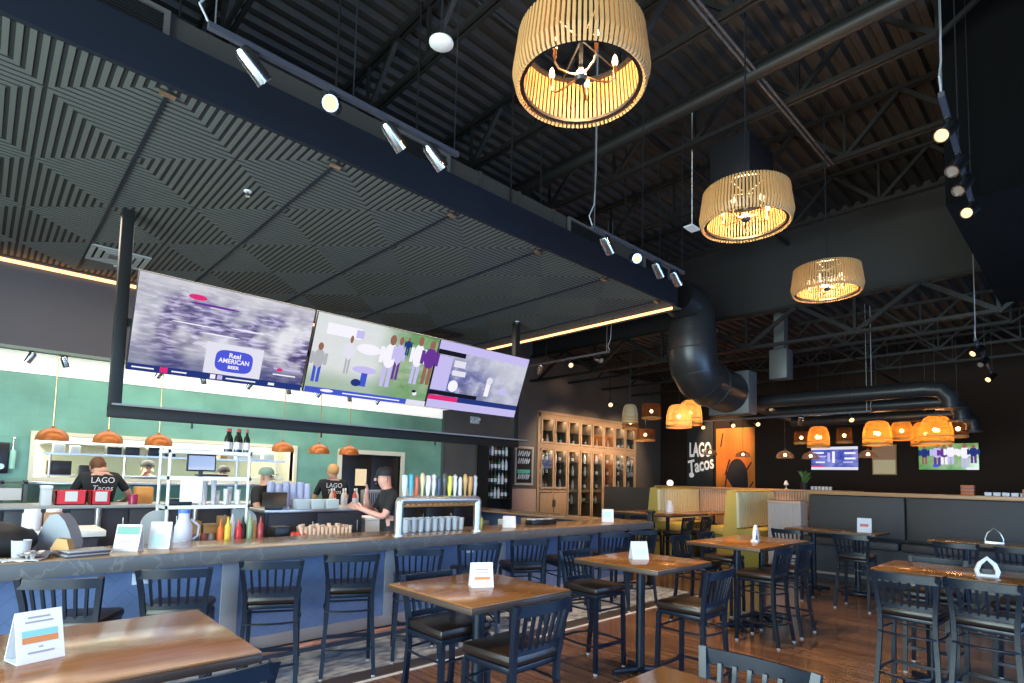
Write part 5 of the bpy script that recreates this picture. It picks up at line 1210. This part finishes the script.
# white disc detector under the deck, white tag, black speaker box
t = thing('ceiling_sensor', 'white disc sensor hanging under the dark roof', 'sensor', (2.55, 3.65, 5.3)); b = B(); b.lathe([(0, -.02), (.07, -.016), (.1, 0), (.1, .012), (0, .02)], n=24); b.out('disc', M_white, t); b = B(); b.tube([(0, 0, .01), (0, 0, 1.4)], .012, 8); b.out('stem', M_black, t)
b = B(); b.bx(6.35, 6.55, 3.48, 3.6, 4.98, 5.0); b.tube([(6.45, 3.54, 5.0), (6.45, 3.54, 6.7)], .005, 6); tag(b.out('white_tag', M_white), 'small white plate hung near the middle chandelier', 'plate')
t = thing('speaker_box', 'black speaker box hanging under the joists behind the middle chandelier', 'speaker', (6.7, 3.0, 5.3)); b = B(); b.bx(-.35, .35, -.25, .25, 0, .62, .02); b.out('cabinet', M_blackp, t); b = B()
for (x, y) in ((-.3, -.2), (.3, .2)): b.tube([(x, y, .6), (x, y, 1.4)], .008, 6)
b.out('bracket', M_black, t)

# ------------------------------------------------------------------ people
def person(name, label, loc, rz, height, J=None, hair=None, cap=None, skin=M_skin, print_text=True, beard=False):
    """one continuous skinned body; J overrides joint positions (metres for a 1.75 m figure, facing -Y)"""
    j = dict(pelvis=(0, 0, .95), waist=(0, .0, 1.08), chest=(0, .01, 1.3), neck=(0, .015, 1.47), head=(0, -.01, 1.56), crown=(0, -.005, 1.66))
    for s, n in ((-1, 'l'), (1, 'r')):
        j.update({'sho' + n: (s * .18, .015, 1.41), 'elb' + n: (s * .25, .02, 1.13), 'wri' + n: (s * .24, -.1, .9), 'pal' + n: (s * .235, -.125, .83),
                  'hip' + n: (s * .09, 0, .9), 'kne' + n: (s * .1, -.02, .5), 'ank' + n: (s * .11, .02, .09), 'toe' + n: (s * .13, -.16, .035)})
    if J: j.update(J)
    names = list(j); idx = {n: i for i, n in enumerate(names)}
    rad = dict(pelvis=(.155, .11), waist=(.15, .105), chest=(.175, .115), neck=(.06, .06), head=(.075, .088), crown=(.066, .08))
    for n in 'lr': rad.update({'sho' + n: (.07, .065), 'elb' + n: (.043, .043), 'wri' + n: (.027, .032), 'pal' + n: (.038, .016), 'hip' + n: (.09, .09), 'kne' + n: (.06, .06), 'ank' + n: (.042, .045), 'toe' + n: (.04, .03)})
    edges = [('pelvis', 'waist', 'shirt'), ('waist', 'chest', 'shirt'), ('chest', 'neck', 'shirt'), ('neck', 'head', 'skin'), ('head', 'crown', 'skin')]
    for n in 'lr': edges += [('chest', 'sho' + n, 'shirt'), ('sho' + n, 'elb' + n, 'sleeve'), ('elb' + n, 'wri' + n, 'skin'), ('wri' + n, 'pal' + n, 'skin'), ('pelvis', 'hip' + n, 'pants'), ('hip' + n, 'kne' + n, 'pants'), ('kne' + n, 'ank' + n, 'pants'), ('ank' + n, 'toe' + n, 'shoe')]
    V = [Vector(j[n]) for n in names]; RD = [rad[n] for n in names]; ED = [(idx[a], idx[b_]) for a, b_, _ in edges]; BONE = [(Vector(j[a]), Vector(j[b_]), c) for a, b_, c in edges]
    # fingers: five bent chains from the palm, thumb from its side
    for n, s in (('l', -1), ('r', 1)):
        w, p = Vector(j['wri' + n]), Vector(j['pal' + n]); d = (p - w).normalized(); side = d.cross(Vector((0, -1, .2))).normalized(); nrm = side.cross(d).normalized()
        for k, (off, ln) in enumerate(((-.03, .07), (-.011, .082), (.009, .078), (.028, .062))):
            a = p + d * .02 + side * off; c = p + d * (.03 + ln * .55) + side * off * 1.1 + nrm * .008; e = p + d * (.03 + ln * .85) + side * off * 1.1 + nrm * .035
            i = len(V); V += [a, c, e]; RD += [(.011, .011), (.009, .009), (.007, .007)]; ED += [(idx['pal' + n], i), (i, i + 1), (i + 1, i + 2)]; BONE += [(p, e, 'skin')]
        a = p - d * .03 - side * .04 * -s; c = p + d * .015 + side * .062 * s; i = len(V); V += [p - d * .02 + side * .04 * s, c]; RD += [(.013, .013), (.009, .009)]; ED += [(idx['wri' + n], i), (i, i + 1)]; BONE += [(p, c, 'skin')]
    me = bpy.data.meshes.new('skel'); me.from_pydata([tuple(v) for v in V], ED, []); o = bpy.data.objects.new('skel', me); C.objects.link(o)
    sk = o.modifiers.new('skin', 'SKIN'); sk.use_smooth_shade = True
    for i, d in enumerate(me.skin_vertices[0].data): d.radius = RD[i]; d.use_root = (i == 0)
    su = o.modifiers.new('sub', 'SUBSURF'); su.levels = 2; su.render_levels = 2
    dg = bpy.context.evaluated_depsgraph_get(); m2 = bpy.data.meshes.new_from_object(o.evaluated_get(dg)); bpy.data.objects.remove(o)
    bm = bmesh.new(); bm.from_mesh(m2)
    H = Vector(j['head']); Cn = (Vector(j['crown']) - H).normalized()
    def blob(c, r, sc, mi):
        t_ = bmesh.new(); bmesh.ops.create_uvsphere(t_, u_segments=8, v_segments=6, radius=r)
        vs = [bm.verts.new(Vector(c) + Vector((v.co.x * sc[0], v.co.y * sc[1], v.co.z * sc[2]))) for v in t_.verts]; t_.verts.index_update()
        for f_ in t_.faces: nf = bm.faces.new([vs[v.index] for v in f_.verts]); nf.material_index = mi; nf.smooth = True
        t_.free()
    SL = ['shirt', 'skin', 'pants', 'shoe']
    for f_ in bm.faces:
        c = f_.calc_center_median(); best = None
        for a, b_, k in BONE:
            ab = b_ - a; tt = max(0, min(1, (c - a).dot(ab) / max(ab.length_squared, 1e-9))); dd = (c - a - ab * tt).length
            if best is None or dd < best[0]: best = (dd, k, tt)
        k = best[1]
        if k == 'sleeve': k = 'shirt' if best[2] < .72 else 'skin'
        if k == 'shirt' and c.z > Vector(j['neck']).z - .012 and abs(c.x - j['neck'][0]) < .075: k = 'skin'
        f_.material_index = SL.index(k); f_.smooth = True
    hx, hy, hz = H
    blob((hx, hy - .098, hz + .012), .016, (.8, 1.1, 1.3), 1)          # nose
    blob((hx, hy - .088, hz - .035), .02, (1.1, .4, .35), 5)            # mouth
    for s in (-1, 1):
        blob((hx + s * .03, hy - .084, hz + .035), .011, (1, .6, .7), 4); blob((hx + s * .078, hy + .005, hz + .015), .024, (.35, .7, 1.2), 1)
    me3 = bpy.data.meshes.new(name); bm.to_mesh(me3); bm.free(); bpy.data.meshes.remove(m2)
    for m_ in (M_tee, skin, M_pants, M_shoe, M_eye, M_lip): me3.materials.append(m_)
    p = thing('person', label, 'person', loc, rz); s = height / 1.75; p.scale = (s, s, s)
    ob = bpy.data.objects.new('body', me3); C.objects.link(ob); ob.parent = p
    cr = H + Cn * .05
    if hair:
        f = B(); f.ball((cr.x, cr.y + .022, cr.z + .012), .1, 14, sc=(.86, .98, .95))
        for v in f.bm.verts:
            if v.co.y < hy - .045 and v.co.z < cr.z + .04: v.co.y = hy - .045
            v.co += Vector((random.uniform(-1, 1), random.uniform(-1, 1), random.uniform(-1, 1))) * .004
        f.out('hair', hair, p)
    if cap:
        f = B(); f.lathe([(.098, 0), (.1, .02), (.092, .06), (.06, .095), (0, .105)], (cr.x, cr.y + .005, cr.z + .01), 18)
        f.prism([(-.07, -.085), (.07, -.085), (.06, -.15), (0, -.175), (-.06, -.15)], 'z', cr.z + .008, cr.z + .016)
        for v in f.bm.verts: pass
        f.out('cap', cap, p)
    if print_text:
        c = Vector(j['chest']); q = text('shirt_print', 'LAGO', .1, M_paper, p, Matrix.Translation((c.x, c.y + .135, c.z + .075)) @ Matrix.Rotation(PI, 4, 'Z') @ FACE_Y, .9, .001)
        text('shirt_print', 'Tacos', .09, M_paper, p, Matrix.Translation((c.x, c.y + .132, c.z - .02)) @ Matrix.Rotation(PI, 4, 'Z') @ FACE_Y, 1.0, .001, .2)
    if beard:
        f = B(); f.ball((hx, hy - .055, hz - .05), .05, 10, sc=(1.1, .8, .8)); f.out('beard', hair or M_eye, p)
    return p
M_hb = mat('hair_brown', (.14, .05, .02), .6); M_hl = mat('hair_blond', (.62, .34, .12), .6); M_hd = mat('hair_dark', (.03, .018, .012), .6); M_cap = mat('cap_black', (.012, .012, .014), .7)
reach = dict(elbl=(-.24, -.06, 1.17), wril=(-.18, -.27, 1.13), pall=(-.17, -.34, 1.12), elbr=(.25, -.06, 1.17), wrir=(.19, -.27, 1.13), palr=(.18, -.34, 1.12))
person('a', 'brown-haired person in a black printed T-shirt working before the kitchen window', (1.24, 9.62, 0), PI + .15, 2.0, dict(reach, neck=(0, -.02, 1.45), head=(0, -.08, 1.51), crown=(0, -.13, 1.6), elbl=(-.33, .0, 1.2), wril=(-.36, -.2, 1.12), pall=(-.36, -.27, 1.1)), hair=M_hb)
bend = dict(chest=(0, -.12, 1.25), neck=(0, -.22, 1.38), head=(0, -.27, 1.45), crown=(0, -.3, 1.54), shol=(-.18, -.14, 1.36), shor=(.18, -.14, 1.36), elbl=(-.27, -.25, 1.1), elbr=(.27, -.25, 1.1), wril=(-.2, -.42, 1.02), wrir=(.2, -.42, 1.02), pall=(-.19, -.5, 1.0), palr=(.19, -.5, 1.0))
person('b', 'cook in a black cap facing out through the kitchen window', (2.2, 11.75, 0), .1, 1.93, reach, cap=M_cap, print_text=False)
person('c', 'cook in black bending forward behind the white rack', (3.55, 11.8, 0), -.5, 2.0, bend, cap=M_cap, print_text=False)
person('d', 'server with green-grey cap beside the tall cup stacks', (3.0, 8.25, 0), .6, 1.84, reach, cap=mat('cap_green', (.2, .3, .24), .7), print_text=True)
person('e', 'blond person in a black printed T-shirt at the work counter', (4.52, 9.3, 0), PI - .25, 1.95, reach, hair=M_hl)
# the bartender in profile
prof = dict(chest=(0, -.02, 1.3), neck=(0, -.05, 1.46), head=(0, -.09, 1.55), crown=(0, -.075, 1.65), shol=(-.18, -.02, 1.4), shor=(.18, -.02, 1.4), elbl=(-.24, -.14, 1.15), wril=(-.1, -.26, 1.34), pall=(-.06, -.26, 1.42), elbr=(.24, -.14, 1.15), wrir=(.1, -.33, 1.22), palr=(.06, -.39, 1.25))
person('f', 'bartender in black T-shirt and black cap, in profile behind the bar', (3.75, 6.12, 0), R(-105), 1.88, prof, cap=M_cap, print_text=False, skin=mat('skin_pink', (.66, .34, .27), .5))
b = B(); b.lathe([(0, 0), (.04, 0), (.05, .03), (.03, .1), (.02, .14), (0, .14)], (3.6, 8.55, 1.62), 10)
b.bm.free()
for q in range(4):
    b = B(); b.bx(5.0 + q * .5 - .1, 5.0 + q * .5 + .1, 6.35, 6.5, .98, 1.1, .01); tag(b.out('bar_caddy', [M_blackp, M_steel, M_white, M_kraft][q]), '%s caddy on the underbar past the taps, %s along' % (('black', 'steel', 'white', 'brown')[q], ORD[q]), 'caddy')
t = thing('garnish_tray', 'black garnish tray with lids on the wooden end of the bar', 'tray', (5.95, 5.62, BZ)); b = B(); b.bx(-.26, .26, -.07, .07, 0, .07, .008); b.out('tray', M_blackp, t)
for q in range(6): b = B(); b.bx(-.24 + .082 * q, -.17 + .082 * q, -.055, .055, .07, .085, .003); b.out('lid', [M_white, M_steel][q % 2], t)
t = thing('lime_bucket', 'small yellow-green bucket at the bar end of the taps', 'bucket', (4.85, 5.72, BZ)); b = B(); b.lathe([(0, 0), (.05, 0), (.06, .12), (.055, .12), (.045, .01), (0, .01)], n=14); b.out('bucket', mat('lime', (.55, .6, .05), .4), t); b = B(); b.tube([(-.06, 0, .12), (0, 0, .2), (.06, 0, .12)], .004, 6); b.out('handle', M_steel, t)

# ------------------------------------------------------------------ lights
def area(loc, rot, sx, sy, power, col, name):
    l = bpy.data.lights.new(name, 'AREA'); l.shape = 'RECTANGLE'; l.size = sx; l.size_y = sy; l.energy = power; l.color = col
    o = bpy.data.objects.new(name, l); C.objects.link(o); o.location = loc; o.rotation_euler = rot; return o
DAY = (.3, .56, 1.0)
for q, (p, c) in enumerate(WF): area(((p + c) / 2, YF - .12, 1.65), (PI / 2, 0, 0), c - p - .1, 2.2, 165, DAY, 'daylight_front')
for q, (p, c) in enumerate(WL): area((XL - .12, (p + c) / 2, 2.05), (0, -PI / 2, 0), 3.2, c - p - .1, 700, (.72, .92, .92), 'daylight_side')
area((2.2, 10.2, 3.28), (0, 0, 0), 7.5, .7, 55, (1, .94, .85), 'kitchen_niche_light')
area((2.3, 12.2, 3.05), (0, 0, 0), 5, 2, 800, (1, .93, .78), 'kitchen_light')
area((2.6, 7.7, 4.4), (0, 0, 0), 7, 1.2, 190, (1, .86, .7), 'bar_downlight')
def point(x, y, z, e, col=(1, .6, .28), r=.08):
    l = bpy.data.lights.new('lamp_glow', 'POINT'); l.energy = e; l.color = col; l.shadow_soft_size = r
    o = bpy.data.objects.new('lamp_glow', l); C.objects.link(o); o.location = (x, y, z)
for (x, y, z, e) in LIGHTS: point(x, y, z, e * 2.2)
def spot(loc, target, e, size=50, col=(1, .68, .38), blend=.6):
    l = bpy.data.lights.new('spot_glow', 'SPOT'); l.energy = e; l.color = col; l.spot_size = R(size); l.spot_blend = blend; l.shadow_soft_size = .04
    o = bpy.data.objects.new('spot_glow', l); C.objects.link(o); o.location = loc
    o.rotation_euler = (Vector(target) - Vector(loc)).to_track_quat('-Z', 'Y').to_euler()
spot((15.6, 8.3, 4.4), (17.45, 8.4, 3.2), 420, 50)
for x in (12.2, 13.5, 14.9): spot((x, 8.6, 3.6), (x, 10.9, 2.2), 260, 80, (1, .75, .5))  # spots added without fixtures to brighten the cabinet and its bottles
for z in (2.58, 3.44): area((13.57, 10.84, z), (R(-18), 0, 0), 4.4, .06, 40, (1, .86, .68), 'cabinet_fill_light')  # added strips inside the cabinet, put in to brighten the bottles
spot((12.9, 9.5, 3.9), (12.3, 10.8, 3.9), 160, 60)
spot((8.35, 7.2, 4.0), (9.05, 5.1, 4.1), 60, 40)
for (x, y) in ((1.3, 3.5), (2.2, 3.5), (4.8, 3.5), (5.8, 3.5)): spot((x, y, 4.1), (x + .2, y + 2.2, 1.0), 140, 60)
for (x, y) in ((7.6, 4.4), (10.4, 5.4), (12.4, 5.6), (4.8, 3.3), (6.0, 3.0), (1.2, 2.4)): spot((x, y, 4.2), (x + .4, y, 0), 360, 80)

w = bpy.data.worlds.new('world'); S.world = w; w.use_nodes = True
w.node_tree.nodes['Background'].inputs['Color'].default_value = (.6, .75, 1, 1); w.node_tree.nodes['Background'].inputs['Strength'].default_value = .6
S.view_settings.view_transform = 'Standard'; S.view_settings.look = 'None'; S.view_settings.gamma = 1; S.view_settings.exposure = 0.05; S.view_settings.use_curve_mapping = False
cy = S.cycles
cy.use_denoising = True; cy.max_bounces = 6; cy.diffuse_bounces = 3; cy.glossy_bounces = 3; cy.transparent_max_bounces = 12; cy.caustics_reflective = False; cy.caustics_refractive = False; cy.sample_clamp_indirect = 4
